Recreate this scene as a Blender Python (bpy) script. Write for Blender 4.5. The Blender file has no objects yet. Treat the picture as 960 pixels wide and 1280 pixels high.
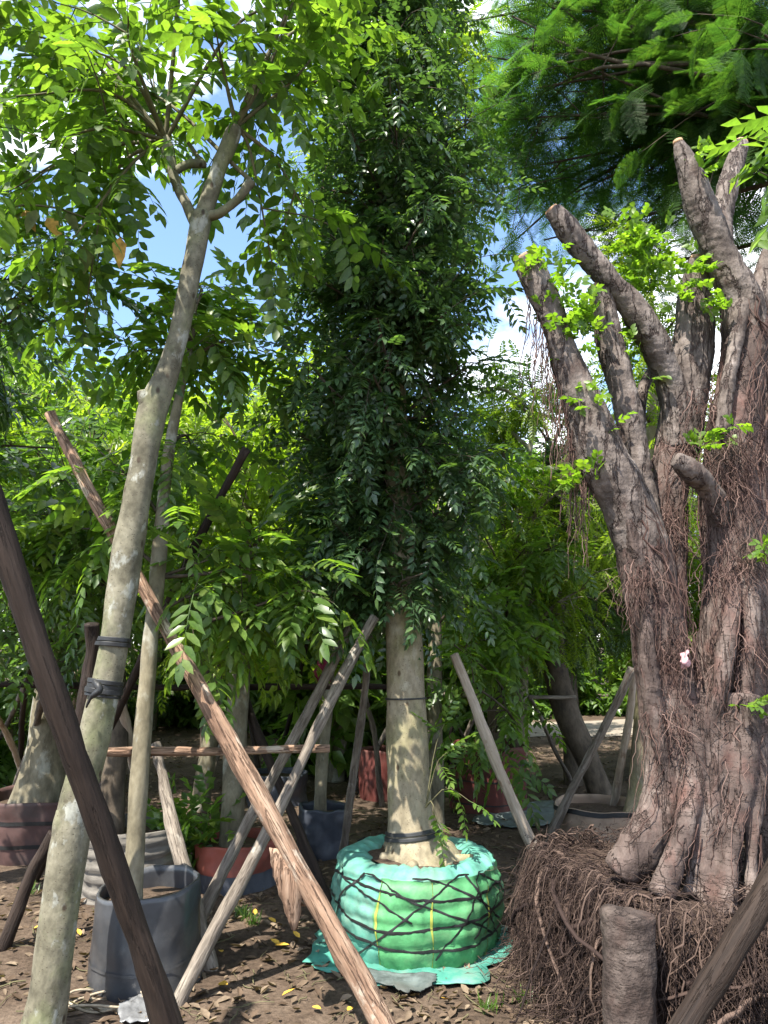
import bpy, math, random
import numpy as np
from mathutils import Vector, Matrix, noise as mnoise

# ------------------------------------------------------------------ camera, world, sun, exposure
sc = bpy.context.scene
COL = sc.collection
CAMZ, PITCH, F = 1.55, math.radians(10.0), 924.0
cam_d = bpy.data.cameras.new('camera')
cam_d.sensor_fit = 'VERTICAL'; cam_d.sensor_height = 36.0; cam_d.lens = 36.0 * F / 1280.0
cam_d.clip_start = 0.05; cam_d.clip_end = 2000
cam = bpy.data.objects.new('camera', cam_d); COL.objects.link(cam)
cam.location = (0, 0, CAMZ); cam.rotation_euler = (math.pi / 2 + PITCH, 0, 0)
sc.camera = cam

SUN_AZ = math.radians(217)      # compass-like, 0 = +Y, 90 = +X
SUN_EL = math.radians(60)
w = bpy.data.worlds.new('World'); sc.world = w; w.use_nodes = True
nt = w.node_tree; nt.nodes.clear()
wo = nt.nodes.new('ShaderNodeOutputWorld'); bg = nt.nodes.new('ShaderNodeBackground')
sky = nt.nodes.new('ShaderNodeTexSky'); sky.sky_type = 'NISHITA'; sky.sun_disc = False
sky.sun_elevation = SUN_EL; sky.sun_rotation = SUN_AZ
sky.air_density = 1.0; sky.dust_density = 0.4; sky.ozone_density = 3.0
tcw = nt.nodes.new('ShaderNodeTexCoord')
mpw = nt.nodes.new('ShaderNodeMapping'); mpw.inputs['Scale'].default_value = (-1.0, 1.0, 1.7)
mpw.inputs['Location'].default_value = (1.8, 0.4, 0.3)
cn = nt.nodes.new('ShaderNodeTexNoise'); cn.inputs['Scale'].default_value = 2.6
cn.inputs['Detail'].default_value = 9; cn.inputs['Roughness'].default_value = 0.55
cr = nt.nodes.new('ShaderNodeValToRGB')
cr.color_ramp.elements[0].position = 0.49; cr.color_ramp.elements[1].position = 0.60
cm = nt.nodes.new('ShaderNodeMix'); cm.data_type = 'RGBA'
cm.inputs[7].default_value = (7.0, 7.2, 7.5, 1)
nt.links.new(tcw.outputs['Generated'], mpw.inputs['Vector'])
nt.links.new(mpw.outputs['Vector'], cn.inputs['Vector'])
nt.links.new(cn.outputs['Fac'], cr.inputs['Fac'])
nt.links.new(cr.outputs['Color'], cm.inputs[0])
nt.links.new(sky.outputs['Color'], cm.inputs[6])
nt.links.new(cm.outputs[2], bg.inputs['Color'])
bg.inputs['Strength'].default_value = 0.125
nt.links.new(bg.outputs[0], wo.inputs['Surface'])

sun_d = bpy.data.lights.new('sun', 'SUN'); sun_d.energy = 4.2; sun_d.angle = math.radians(0.53)
sun_d.color = (1.0, 0.95, 0.86)
sun = bpy.data.objects.new('sun', sun_d); COL.objects.link(sun)
SUNV = Vector((math.sin(SUN_AZ) * math.cos(SUN_EL), math.cos(SUN_AZ) * math.cos(SUN_EL), math.sin(SUN_EL)))
sun.rotation_euler = SUNV.to_track_quat('Z', 'Y').to_euler()
sun.location = SUNV * 60

vs = sc.view_settings
vs.view_transform = 'Standard'; vs.look = 'None'; vs.gamma = 1.0; vs.use_curve_mapping = False
vs.exposure = 1.72
sc.render.engine = 'CYCLES'
cy = sc.cycles
cy.max_bounces = 8; cy.diffuse_bounces = 4; cy.glossy_bounces = 2; cy.transmission_bounces = 4
cy.transparent_max_bounces = 4; cy.caustics_reflective = False; cy.caustics_refractive = False
cy.use_denoising = True

rng = np.random.default_rng(11)
random.seed(5)

# ------------------------------------------------------------------ helpers: pixels (960x1280 photo) to points
CO, SI = math.cos(PITCH), math.sin(PITCH)
def ray(px, py):
    a, b = (px - 480.0) / F, (640.0 - py) / F
    return np.array([a, CO - b * SI, SI + b * CO])
def P(px, py, Y):
    d = ray(px, py); return np.array([0, 0, CAMZ]) + d * (Y / d[1])
def G(px, py, z=0.0):
    d = ray(px, py); return np.array([0, 0, CAMZ]) + d * ((z - CAMZ) / d[2])
def R(rpx, px, py, Y):
    return rpx * (Y / ray(px, py)[1]) / F

# ------------------------------------------------------------------ helpers: meshes
def mesh_from(name, V, faces, smooth=False, attrs=None):
    """V (n,3); faces: list of int arrays (k,3) or (k,4)."""
    V = np.asarray(V, dtype=np.float32)
    faces = [np.asarray(f, dtype=np.int32) for f in faces if len(f)]
    me = bpy.data.meshes.new(name)
    me.vertices.add(len(V)); me.vertices.foreach_set('co', V.ravel())
    idx = np.concatenate([f.ravel() for f in faces])
    sizes = np.concatenate([np.full(len(f), f.shape[1], dtype=np.int32) for f in faces])
    starts = np.concatenate([[0], np.cumsum(sizes)[:-1]]).astype(np.int32)
    me.loops.add(len(idx)); me.loops.foreach_set('vertex_index', idx)
    me.polygons.add(len(sizes)); me.polygons.foreach_set('loop_start', starts)
    if smooth: me.polygons.foreach_set('use_smooth', np.ones(len(sizes), dtype=bool))
    me.update(calc_edges=True)
    for k, v in (attrs or {}).items():
        a = me.attributes.new(k, 'FLOAT', 'POINT'); a.data.foreach_set('value', np.asarray(v, dtype=np.float32))
    return me
ORG = {}
def thing(name, label, cat, loc=(0, 0, 0), group=None, kind=None):
    o = bpy.data.objects.new(name, None); COL.objects.link(o); o.location = tuple(float(v) for v in loc)
    o.empty_display_size = 0.1
    tag(o, label, cat, group, kind); ORG[o] = np.array(loc, dtype=float)
    return o
def tag(o, label=None, cat=None, group=None, kind=None):
    if label: o['label'] = label
    if cat: o['category'] = cat
    if group: o['group'] = group
    if kind: o['kind'] = kind
    return o
def add(name, V, faces, mat, parent=None, smooth=False, attrs=None, origin=None, kind=None):
    """link ONE mesh object; V is in world space; origin = its own location when top level"""
    V = np.asarray(V, dtype=float)
    org = ORG[parent] if parent is not None else (np.zeros(3) if origin is None else np.asarray(origin, dtype=float))
    o = bpy.data.objects.new(name, mesh_from(name, V - org, faces, smooth, attrs)); COL.objects.link(o)
    if mat is not None: o.data.materials.append(mat)
    if parent is not None: o.parent = parent; ORG[o] = org
    else: o.location = tuple(org); ORG[o] = org
    if kind: o['kind'] = kind
    return o
def add_mesh(name, me, parent=None, loc=None):
    o = bpy.data.objects.new(name, me); COL.objects.link(o)
    if parent is not None: o.parent = parent; ORG[o] = ORG[parent]
    return o
def copy_tree(o, parent=None):
    c = o.copy(); COL.objects.link(c); c.parent = parent
    for ch in o.children: copy_tree(ch, c)
    return c

def resample(pts, n):
    pts = np.asarray(pts, dtype=float); m = len(pts)
    if m == 2:
        t = np.linspace(0, 1, n)[:, None]; return pts[0] * (1 - t) + pts[1] * t
    ext = np.vstack([2 * pts[0] - pts[1], pts, 2 * pts[-1] - pts[-2]])
    u = np.linspace(0, m - 1, n); i = np.minimum(u.astype(int), m - 2); f = (u - i)[:, None]
    p0, p1, p2, p3 = ext[i], ext[i + 1], ext[i + 2], ext[i + 3]
    return 0.5 * (2 * p1 + (p2 - p0) * f + (2 * p0 - 5 * p1 + 4 * p2 - p3) * f * f + (3 * p1 - p0 - 3 * p2 + p3) * f ** 3)
def unit(v):
    v = np.asarray(v, dtype=float)
    return v / np.maximum(np.linalg.norm(v, axis=-1, keepdims=True), 1e-9)
def tube(pts, rad, sides=12, n=None, rough=0.0, freq=6.0, lump=0.0, cap=True, seed=0.0):
    """swept tube; rough = fine relief (m), lump = relative slow swelling"""
    pts = np.asarray(pts, dtype=float); rad = np.asarray(rad, dtype=float)
    if n:
        pr = resample(np.column_stack([pts, rad]), n); pts, rad = pr[:, :3], np.maximum(pr[:, 3], 0.001)
    m = len(pts)
    T = unit(np.gradient(pts, axis=0))
    ref = np.array([1.0, 0, 0]) if abs(T[0][0]) < 0.8 else np.array([0, 1.0, 0])
    N = np.zeros((m, 3)); v = ref - T[0] * ref.dot(T[0]); N[0] = unit(v)
    for i in range(1, m):
        v = N[i - 1] - T[i] * N[i - 1].dot(T[i]); N[i] = unit(v)
    B = np.cross(T, N)
    a = np.linspace(0, 2 * math.pi, sides, endpoint=False)
    ring = np.cos(a)[None, :, None] * N[:, None, :] + np.sin(a)[None, :, None] * B[:, None, :]
    rr = np.repeat(rad[:, None], sides, 1)
    if rough or lump:
        V0 = pts[:, None, :] + ring * rr[:, :, None]
        for i in range(m):
            for j in range(sides):
                q = V0[i, j]
                d = 0.0
                if rough: d += rough * mnoise.noise((q[0] * freq * 2.2 + seed, q[1] * freq * 2.2, q[2] * freq * 0.8))
                if lump: d += rr[i, j] * lump * mnoise.noise((q[0] * 3 + seed, q[1] * 3 + 7, q[2] * 2.2))
                rr[i, j] += d
    V = (pts[:, None, :] + ring * rr[:, :, None]).reshape(-1, 3)
    i = np.arange(m - 1)[:, None] * sides; j = np.arange(sides)[None, :]; k = (j + 1) % sides
    Q = np.stack([i + j, i + k, i + sides + k, i + sides + j], -1).reshape(-1, 4)
    faces = [Q]
    if cap:
        c0, c1 = len(V), len(V) + 1
        V = np.vstack([V, pts[0] - T[0] * rad[0] * 0.08, pts[-1] + T[-1] * rad[-1] * 0.08])
        jj = np.arange(sides); kk = (jj + 1) % sides; b = (m - 1) * sides
        faces.append(np.concatenate([np.stack([np.full(sides, c0), kk, jj], -1), np.stack([np.full(sides, c1), b + jj, b + kk], -1)]))
    return V, faces
class MB:
    def __init__(s): s.V = []; s.F = {3: [], 4: []}; s.n = 0; s.A = []
    def add(s, V, faces, a=None):
        V = np.asarray(V, dtype=float)
        for f in faces:
            f = np.asarray(f)
            if len(f): s.F[f.shape[1]].append(f + s.n)
        s.V.append(V); s.A.append(np.full(len(V), random.random()) if a is None else np.broadcast_to(a, (len(V),)))
        s.n += len(V); return s
    def tube(s, *a, **k):
        return s.add(*tube(*a, **k))
    def data(s):
        return np.vstack(s.V), [np.concatenate(s.F[k]) for k in (3, 4) if s.F[k]], {'rnd': np.concatenate(s.A)}
    def build(s, name, mat, parent=None, smooth=False, origin=None, kind=None):
        V, F_, A = s.data(); return add(name, V, F_, mat, parent, smooth, A, origin, kind)
def strands(paths, radii, sides=3):
    """many thin tubes at once: paths (M,K,3), radii (M,K)"""
    M, K, _ = paths.shape
    T = unit(np.gradient(paths, axis=1))
    ref = unit(np.tile(rng.normal(size=(M, 1, 3)), (1, K, 1)))
    N = unit(np.cross(T, ref)); B = np.cross(T, N)
    a = np.linspace(0, 2 * math.pi, sides, endpoint=False)
    V = paths[:, :, None, :] + radii[:, :, None, None] * (np.cos(a)[:, None] * N[:, :, None, :] + np.sin(a)[:, None] * B[:, :, None, :])
    base = (np.arange(M)[:, None, None] * K + np.arange(K - 1)[None, :, None]) * sides
    j = np.arange(sides)[None, None, :]; k = (j + 1) % sides
    Q = np.stack([base + j, base + k, base + sides + k, base + sides + j], -1).reshape(-1, 4)
    rnd = np.repeat(rng.random(M), K * sides)
    return V.reshape(-1, 3), [Q], rnd

# ------------------------------------------------------------------ helpers: materials
def newmat(name):
    m = bpy.data.materials.new(name); m.use_nodes = True
    nt = m.node_tree; return m, nt, nt.nodes['Principled BSDF'], nt.nodes['Material Output']
def ramp(nt, stops):
    r = nt.nodes.new('ShaderNodeValToRGB'); e = r.color_ramp.elements
    while len(e) < len(stops): e.new(0.5)
    for el, (p, c) in zip(e, stops): el.position = p; el.color = (*c, 1)
    return r
def tex(nt, kind, scale, vec=None, sx=(1, 1, 1), **kw):
    t = nt.nodes.new(kind)
    t.inputs['Scale'].default_value = scale
    for k, v in kw.items(): t.inputs[k].default_value = v
    mp = nt.nodes.new('ShaderNodeMapping'); mp.inputs['Scale'].default_value = sx
    tc = nt.nodes.new('ShaderNodeTexCoord')
    nt.links.new(tc.outputs['Object'], mp.inputs['Vector']); nt.links.new(mp.outputs['Vector'], t.inputs['Vector'])
    return t
def mixc(nt, fac, a, b, mode='MIX'):
    m = nt.nodes.new('ShaderNodeMix'); m.data_type = 'RGBA'; m.blend_type = mode
    for s, v in ((0, fac), (6, a), (7, b)):
        if hasattr(v, 'default_value') or hasattr(v, 'is_output'): nt.links.new(v, m.inputs[s])
        else: m.inputs[s].default_value = v if s == 0 else (*v, 1)
    return m.outputs[2]
def bump(nt, bs, height, strength, dist=0.01):
    b = nt.nodes.new('ShaderNodeBump'); b.inputs['Strength'].default_value = strength; b.inputs['Distance'].default_value = dist
    nt.links.new(height, b.inputs['Height']); nt.links.new(b.outputs[0], bs.inputs['Normal'])
def bark(name, cols, scale=14, stretch=(1, 1, .35), patch=None, patch_at=(.55, .62), patch_scale=5, rough=.85, bstr=.6, bdist=.012, spots=None, moss=None, lines=()):
    """cols: three base colours; patch: lighter (lichen, peeled wood) colour in blotches"""
    m, nt, bs, out = newmat(name)
    n1 = tex(nt, 'ShaderNodeTexNoise', scale, sx=stretch, Detail=8, Roughness=.65)
    n2 = tex(nt, 'ShaderNodeTexNoise', scale * 4.3, sx=stretch, Detail=4, Roughness=.6)
    c = ramp(nt, [(.32, cols[0]), (.5, cols[1]), (.68, cols[2])])
    nt.links.new(n1.outputs['Fac'], c.inputs['Fac'])
    col = c.outputs['Color']
    if moss:
        pm = tex(nt, 'ShaderNodeTexNoise', 3.1, sx=(1, 1, .7), Detail=5, Roughness=.6)
        r = ramp(nt, [(.48, (0, 0, 0)), (.66, (.75, .75, .75))]); nt.links.new(pm.outputs['Fac'], r.inputs['Fac'])
        col = mixc(nt, r.outputs['Color'], col, moss)
    if patch:
        pn = tex(nt, 'ShaderNodeTexNoise', patch_scale, sx=(1, 1, .6), Detail=6, Roughness=.62)
        r = ramp(nt, [(patch_at[0], (0, 0, 0)), (patch_at[1], (1, 1, 1))]); nt.links.new(pn.outputs['Fac'], r.inputs['Fac'])
        col = mixc(nt, r.outputs['Color'], col, patch)
    if spots:
        vo = tex(nt, 'ShaderNodeTexVoronoi', 11, sx=(1, 1, .6))
        r = ramp(nt, [(.07, (1, 1, 1)), (.14, (0, 0, 0))]); nt.links.new(vo.outputs['Distance'], r.inputs['Fac'])
        col = mixc(nt, r.outputs['Color'], col, spots)
    if spots:
        vo = tex(nt, 'ShaderNodeTexVoronoi', 46, sx=(1, 1, 1.8), Randomness=1.0)
        r = ramp(nt, [(.10, (.8, .8, .8)), (.2, (0, 0, 0))]); nt.links.new(vo.outputs['Distance'], r.inputs['Fac'])
        col = mixc(nt, r.outputs['Color'], col, spots)
    d = ramp(nt, [(.3, (.55, .55, .55)), (.6, (1, 1, 1))]); nt.links.new(n2.outputs['Fac'], d.inputs['Fac'])
    col = mixc(nt, .75, col, d.outputs['Color'], 'MULTIPLY')
    hts = []
    for lsc, lst, lcol, lo, hi in lines:      # dark cracks or wrinkles: noise drawn out one way, its mid-level as thin lines
        ln = tex(nt, 'ShaderNodeTexNoise', lsc, sx=lst, Detail=5, Roughness=.6)
        ab = nt.nodes.new('ShaderNodeMath'); ab.operation = 'SUBTRACT'; ab.inputs[1].default_value = .5; nt.links.new(ln.outputs['Fac'], ab.inputs[0])
        a2 = nt.nodes.new('ShaderNodeMath'); a2.operation = 'ABSOLUTE'; nt.links.new(ab.outputs[0], a2.inputs[0])
        r = ramp(nt, [(lo, (1, 1, 1)), (hi, (0, 0, 0))]); nt.links.new(a2.outputs[0], r.inputs['Fac'])
        col = mixc(nt, r.outputs['Color'], col, lcol); hts.append(r.outputs['Color'])
    nt.links.new(col, bs.inputs['Base Color'])
    bs.inputs['Roughness'].default_value = rough; bs.inputs['Specular IOR Level'].default_value = .25
    ad = nt.nodes.new('ShaderNodeMath'); ad.operation = 'MULTIPLY_ADD'; ad.inputs[1].default_value = .5
    nt.links.new(n2.outputs['Fac'], ad.inputs[0]); nt.links.new(n1.outputs['Fac'], ad.inputs[2])
    hh = ad.outputs[0]
    for h in hts:
        sb = nt.nodes.new('ShaderNodeMath'); sb.operation = 'MULTIPLY_ADD'; sb.inputs[1].default_value = -.55
        nt.links.new(h, sb.inputs[0]); nt.links.new(hh, sb.inputs[2]); hh = sb.outputs[0]
    bump(nt, bs, hh, bstr, bdist)
    return m
def leafmat(name, dark, mid, light, odd=(.32, .22, .03), trans=.42, rough=.42, spec=.45, oddp=.985):
    m, nt, bs, out = newmat(name)
    at = nt.nodes.new('ShaderNodeAttribute'); at.attribute_name = 'rnd'
    oi = nt.nodes.new('ShaderNodeObjectInfo')
    ad = nt.nodes.new('ShaderNodeMath'); ad.operation = 'MULTIPLY_ADD'; ad.inputs[1].default_value = .15
    nt.links.new(oi.outputs['Random'], ad.inputs[0]); nt.links.new(at.outputs['Fac'], ad.inputs[2])
    sb = nt.nodes.new('ShaderNodeMath'); sb.operation = 'MULTIPLY'; sb.inputs[1].default_value = .87
    nt.links.new(ad.outputs[0], sb.inputs[0])
    r = ramp(nt, [(0, dark), (.45, mid), (.93, light), (min(oddp, .999), light), (1.0, odd)])
    nt.links.new(sb.outputs[0], r.inputs['Fac'])
    nz = tex(nt, 'ShaderNodeTexNoise', 60, Detail=2)
    d = ramp(nt, [(.3, (.78, .78, .78)), (.7, (1.1, 1.1, 1.1))]); nt.links.new(nz.outputs['Fac'], d.inputs['Fac'])
    col = mixc(nt, 1.0, r.outputs['Color'], d.outputs['Color'], 'MULTIPLY')
    nt.links.new(col, bs.inputs['Base Color']); bs.inputs['Roughness'].default_value = rough
    bs.inputs['Specular IOR Level'].default_value = spec
    tr = nt.nodes.new('ShaderNodeBsdfTranslucent')
    tcol = mixc(nt, 1.0, col, (2.1, 2.3, .75), 'MULTIPLY')
    nt.links.new(tcol, tr.inputs['Color'])
    mx = nt.nodes.new('ShaderNodeMixShader'); mx.inputs[0].default_value = trans
    nt.links.new(bs.outputs[0], mx.inputs[1]); nt.links.new(tr.outputs[0], mx.inputs[2])
    nt.links.new(mx.outputs[0], out.inputs['Surface'])
    return m
def plain(name, col, rough=.6, var=.25, scale=12, bstr=.2, bdist=.004, spec=.3, stretch=(1, 1, 1), dirt=None):
    m, nt, bs, out = newmat(name)
    n = tex(nt, 'ShaderNodeTexNoise', scale, sx=stretch, Detail=7, Roughness=.6)
    lo = tuple(c * (1 - var) for c in col); hi = tuple(min(1, c * (1 + var)) for c in col)
    r = ramp(nt, [(.3, lo), (.7, hi)]); nt.links.new(n.outputs['Fac'], r.inputs['Fac'])
    c = r.outputs['Color']
    if dirt:
        n3 = tex(nt, 'ShaderNodeTexNoise', 4.0, Detail=7, Roughness=.7)
        q = ramp(nt, [(.48, (0, 0, 0)), (.7, (.8, .8, .8))]); nt.links.new(n3.outputs['Fac'], q.inputs['Fac'])
        c = mixc(nt, q.outputs['Color'], c, dirt)
    nt.links.new(c, bs.inputs['Base Color']); bs.inputs['Roughness'].default_value = rough
    bs.inputs['Specular IOR Level'].default_value = spec
    bump(nt, bs, n.outputs['Fac'], bstr, bdist)
    return m

M_LEAN = bark('bark_leaning', [(.085, .076, .05), (.16, .145, .10), (.235, .215, .155)], 9, (1, 1, .8), patch=(.30, .30, .255), patch_at=(.57, .64), patch_scale=11, bstr=.45, spots=(.06, .045, .03), moss=(.17, .19, .085))
M_CENT = bark('bark_central', [(.17, .14, .09), (.27, .225, .15), (.34, .29, .205)], 8, (1, 1, .6), patch=(.37, .335, .25), patch_at=(.6, .68), patch_scale=6, bstr=.35, spots=(.10, .07, .04), moss=(.25, .24, .11))
M_FIC = bark('bark_fig', [(.045, .031, .027), (.115, .084, .072), (.205, .163, .142)], 6, (1, 1, .5), patch=(.12, .066, .054), patch_at=(.50, .66), patch_scale=7, bstr=1.0, bdist=.018, lines=[(9, (1, 1, .12), (.07, .046, .038), .002, .022), (8, (.6, .6, 2.6), (.115, .084, .07), .001, .006)])
M_STUMP = bark('bark_stump', [(.03, .021, .018), (.07, .052, .044), (.12, .094, .08)], 9, (1, 1, .9), patch=(.06, .04, .033), patch_at=(.5, .64), patch_scale=9, bstr=1.0, bdist=.02, lines=[(12, (.5, .5, 3), (.06, .043, .036), .001, .012)])
M_FICTOP = bark('bark_fig_limb', [(.065, .05, .043), (.155, .125, .108), (.25, .21, .188)], 9, (1, 1, .6), patch=(.085, .06, .05), patch_at=(.53, .66), patch_scale=8, bstr=1.0, bdist=.018, lines=[(10, (1, 1, .2), (.06, .042, .036), .002, .035)])
M_CUT = plain('cut_wood', (.36, .22, .13), .9, .35, 30, .5)
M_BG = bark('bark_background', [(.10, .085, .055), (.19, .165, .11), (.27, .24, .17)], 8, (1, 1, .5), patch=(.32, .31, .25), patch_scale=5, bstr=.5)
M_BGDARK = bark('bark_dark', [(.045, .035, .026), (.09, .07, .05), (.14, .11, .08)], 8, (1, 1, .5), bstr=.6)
M_TWIG = plain('twig', (.11, .10, .05), .8, .4, 30)
M_POLE_BARK = bark('pole_bark', [(.13, .075, .048), (.28, .175, .115), (.39, .275, .195)], 22, (1, 1, .14), patch=(.43, .35, .27), patch_at=(.55, .6), patch_scale=7, bstr=.9, bdist=.01, lines=[(34, (1, 1, .05), (.11, .064, .042), .001, .025)])
M_POLE_DARK = bark('pole_dark', [(.014, .009, .007), (.027, .017, .012), (.046, .031, .023)], 20, (1, 1, .07), bstr=.9, bdist=.01, rough=.75, lines=[(30, (1, 1, .03), (.026, .016, .011), .001, .02)])  # dark wood, base lowered further to put the near pole's shade into the colour
M_POLE_GREY = bark('pole_grey', [(.115, .095, .075), (.21, .175, .14), (.30, .26, .21)], 24, (1, 1, .16), patch=(.33, .30, .25), patch_at=(.58, .64), patch_scale=8, bstr=.8, bdist=.008, lines=[(34, (1, 1, .05), (.095, .076, .06), .001, .025)])
M_POLE_PALE = bark('pole_pale', [(.27, .20, .14), (.42, .34, .26), (.55, .47, .38)], 20, (1, 1, .1), patch=(.24, .16, .105), patch_at=(.56, .62), patch_scale=7, bstr=.6)
M_ROOT = None

L_LEAN = leafmat('leaf_leaning', (.050, .090, .017), (.076, .135, .025), (.13, .195, .036), trans=.55, rough=.38, spec=.5)
L_CENT = leafmat('leaf_central', (.038, .075, .032), (.058, .110, .044), (.095, .155, .052), trans=.38, rough=.33, spec=.62)
L_BROAD = leafmat('leaf_broad', (.058, .115, .024), (.092, .165, .032), (.155, .225, .042), trans=.5, rough=.36, spec=.6)
L_YEL = leafmat('leaf_yellowgreen', (.10, .16, .020), (.155, .225, .028), (.23, .295, .042), trans=.55, rough=.38, spec=.55)
L_DARK = leafmat('leaf_dark', (.042, .085, .028), (.066, .122, .036), (.105, .168, .042), trans=.45, rough=.34, spec=.6)
L_FEATH = leafmat('leaf_feathery', (.026, .068, .019), (.044, .10, .026), (.078, .142, .034), trans=.55, rough=.5, spec=.3)
L_SPROUT = leafmat('leaf_sprout', (.075, .15, .02), (.125, .215, .028), (.19, .28, .04), trans=.5)
L_FALLEN = leafmat('leaf_fallen', (.06, .04, .026), (.115, .08, .054), (.21, .16, .11), odd=(.33, .22, .07), trans=.08, rough=.8, spec=.15, oddp=.97)
L_YFALL = plain('leaf_yellow', (.55, .33, .05), .6, .3, 40)
M_STRAP = plain('black_strap', (.014, .014, .014), .55, .4, 40, .3, spec=.5)

# ------------------------------------------------------------------ leaves
def leaflet(L, W, fold=.18, droop=.12, hi=True):
    """one leaf blade along +y, facing +z"""
    if hi:
        ys = np.array([0, .3, .68, 1.0]) * L; ws = np.array([0.0, .5, .40, 0]) * W
        z = -droop * L * (ys / L) ** 2
        V = [(0, 0, 0)]
        for i in (1, 2):
            V += [(-ws[i], ys[i], z[i] + fold * ws[i]), (0, ys[i], z[i]), (ws[i], ys[i], z[i] + fold * ws[i])]
        V += [(0, ys[3], z[3])]
        Fc = [(0, 2, 1), (0, 3, 2), (1, 2, 5), (1, 5, 4), (2, 3, 6), (2, 6, 5), (4, 5, 7), (5, 6, 7)]
    else:
        V = [(0, 0, 0), (-W * .5, L * .42, fold * W * .5), (W * .5, L * .42, fold * W * .5), (0, L, -droop * L)]
        Fc = [(0, 3, 1), (0, 2, 3)]
    return np.array(V, dtype=float), np.array(Fc)
def frame(d, up):
    d = unit(d); x = unit(np.cross(d, up)); z = np.cross(x, d)
    return np.stack([x, d, z], axis=-1)
def compound(Rl, pairs, L, W, hi=True, spread=62, droop=.35, stalk=.18, seed=0, alt=False):
    """a pinnate leaf: stalk along +y with pairs of leaflets and one at the end"""
    r = np.random.default_rng(seed); mb = MB()
    ts = np.linspace(stalk, .97, pairs)
    zf = lambda t: -droop * Rl * t * t
    for i, t in enumerate(ts):
        for s in (-1, 1):
            tt = t + (.5 / pairs * .8 if (alt and s > 0) else 0)
            a = math.radians(spread + r.uniform(-9, 9)) * (1 - .28 * (tt > .8))
            d = np.array([s * math.sin(a), math.cos(a), -.12 - .25 * r.random()])
            k = (.72 + .28 * math.sin(math.pi * min(1, tt * .85 + .1))) * r.uniform(.88, 1.1)
            V, Fc = leaflet(L * k, W * k, r.uniform(.05, .4), r.uniform(.05, .3), hi)
            M = frame(d, np.array([r.uniform(-.25, .25), -.2, 1.0]))
            mb.add(V @ M.T + np.array([0, tt * Rl, zf(tt)]), [Fc], r.random())
    V, Fc = leaflet(L, W, .2, .2, hi)
    mb.add(V @ frame(np.array([0, 1, -.5 * droop - .1]), np.array([0, .2, 1.])).T + np.array([0, Rl, zf(1)]), [Fc], r.random())
    t = np.linspace(0, 1, 4)
    Vt, Ft = tube(np.column_stack([t * 0, t * Rl, zf(t) - .001]), np.linspace(.0028, .0012, 4) * (1 if hi else 1.4), 3, cap=False)
    mb.add(Vt, [np.concatenate([Ft[0][:, [0, 1, 2]], Ft[0][:, [0, 2, 3]]])], .35)
    return mb.data()
def simple_spray(n, Rl, L, W, hi=True, seed=0):
    r = np.random.default_rng(seed); mb = MB()
    for i in range(n):
        a = r.uniform(.5, 1.2) * (1 if i % 2 else -1); t = (i + .8) / n
        d = np.array([math.sin(a), math.cos(a), r.uniform(-.35, .1)])
        V, Fc = leaflet(L * r.uniform(.7, 1.1), W * r.uniform(.8, 1.1), r.uniform(.05, .35), r.uniform(.1, .4), hi)
        mb.add(V @ frame(d, np.array([r.uniform(-.3, .3), -.2, 1.])).T + np.array([0, t * Rl, -.1 * t * t * Rl]), [Fc], r.random())
    return mb.data()
def bipinnate(Rl, pairs, pl, per, lw, seed=0):
    """a feathery twice-divided frond: side stalks each with a comb of tiny leaflets"""
    r = np.random.default_rng(seed); mb = MB()
    for i in range(pairs):
        t = .15 + .83 * i / (pairs - 1)
        for s in (-1, 1):
            a = math.radians(66 - 18 * t + r.uniform(-7, 7)); ln = pl * (.65 + .5 * math.sin(math.pi * (t * .8 + .15))) * r.uniform(.85, 1.1)
            d = unit(np.array([s * math.sin(a), math.cos(a), -.15 + r.uniform(-.1, .1)])); M = frame(d, np.array([0, 0, 1.]))
            o = np.array([0, t * Rl, -.25 * Rl * t * t])
            ys = (np.arange(per) + .6) / per * ln; tri = []
            for sd in (-1, 1):
                ll = .028 * (1 - .5 * (ys / ln) ** 3)
                b0 = np.column_stack([ys * 0, ys - lw, ys * 0]); b1 = np.column_stack([ys * 0, ys + lw, ys * 0])
                tp = np.column_stack([sd * ll, ys + .010, -.15 * ll])
                tri.append(np.stack([b0, b1, tp], 1).reshape(-1, 3))
            V = np.vstack(tri); Fc = np.arange(len(V)).reshape(-1, 3)
            mb.add(V @ M.T + o, [Fc], r.random())
    t = np.linspace(0, 1, 4)
    Vt, Ft = tube(np.column_stack([t * 0, t * Rl, -.25 * Rl * t * t]), np.linspace(.0035, .0015, 4), 3, cap=False)
    mb.add(Vt, [np.concatenate([Ft[0][:, [0, 1, 2]], Ft[0][:, [0, 2, 3]]])], .35)
    return mb.data()
def scatter(templates, pos, dirs, ups, scl):
    """put leaf templates at many places; returns V, faces, attrs"""
    n = len(pos); which = rng.integers(0, len(templates), n)
    Vs, Fs, As, off = [], [], [], 0
    for k, (V, Fc, A) in enumerate(templates):
        idx = np.where(which == k)[0]
        if not len(idx): continue
        Fc = np.concatenate([f if f.shape[1] == 3 else np.concatenate([f[:, [0, 1, 2]], f[:, [0, 2, 3]]]) for f in Fc])
        d = unit(dirs[idx]); x = unit(np.cross(d, ups[idx])); z = np.cross(x, d)
        M = np.stack([x, d, z], axis=-1) * scl[idx][:, None, None]
        W_ = np.einsum('nij,vj->nvi', M, V) + pos[idx][:, None, :]
        Vs.append(W_.reshape(-1, 3))
        Fs.append((Fc[None] + (np.arange(len(idx)) * len(V))[:, None, None]).reshape(-1, 3) + off)
        As.append(np.clip(A['rnd'][None, :] * .55 + rng.random((len(idx), 1)) * .45, 0, 1).ravel())
        off += len(idx) * len(V)
    return np.vstack(Vs), [np.vstack(Fs)], {'rnd': np.concatenate(As)}
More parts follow.
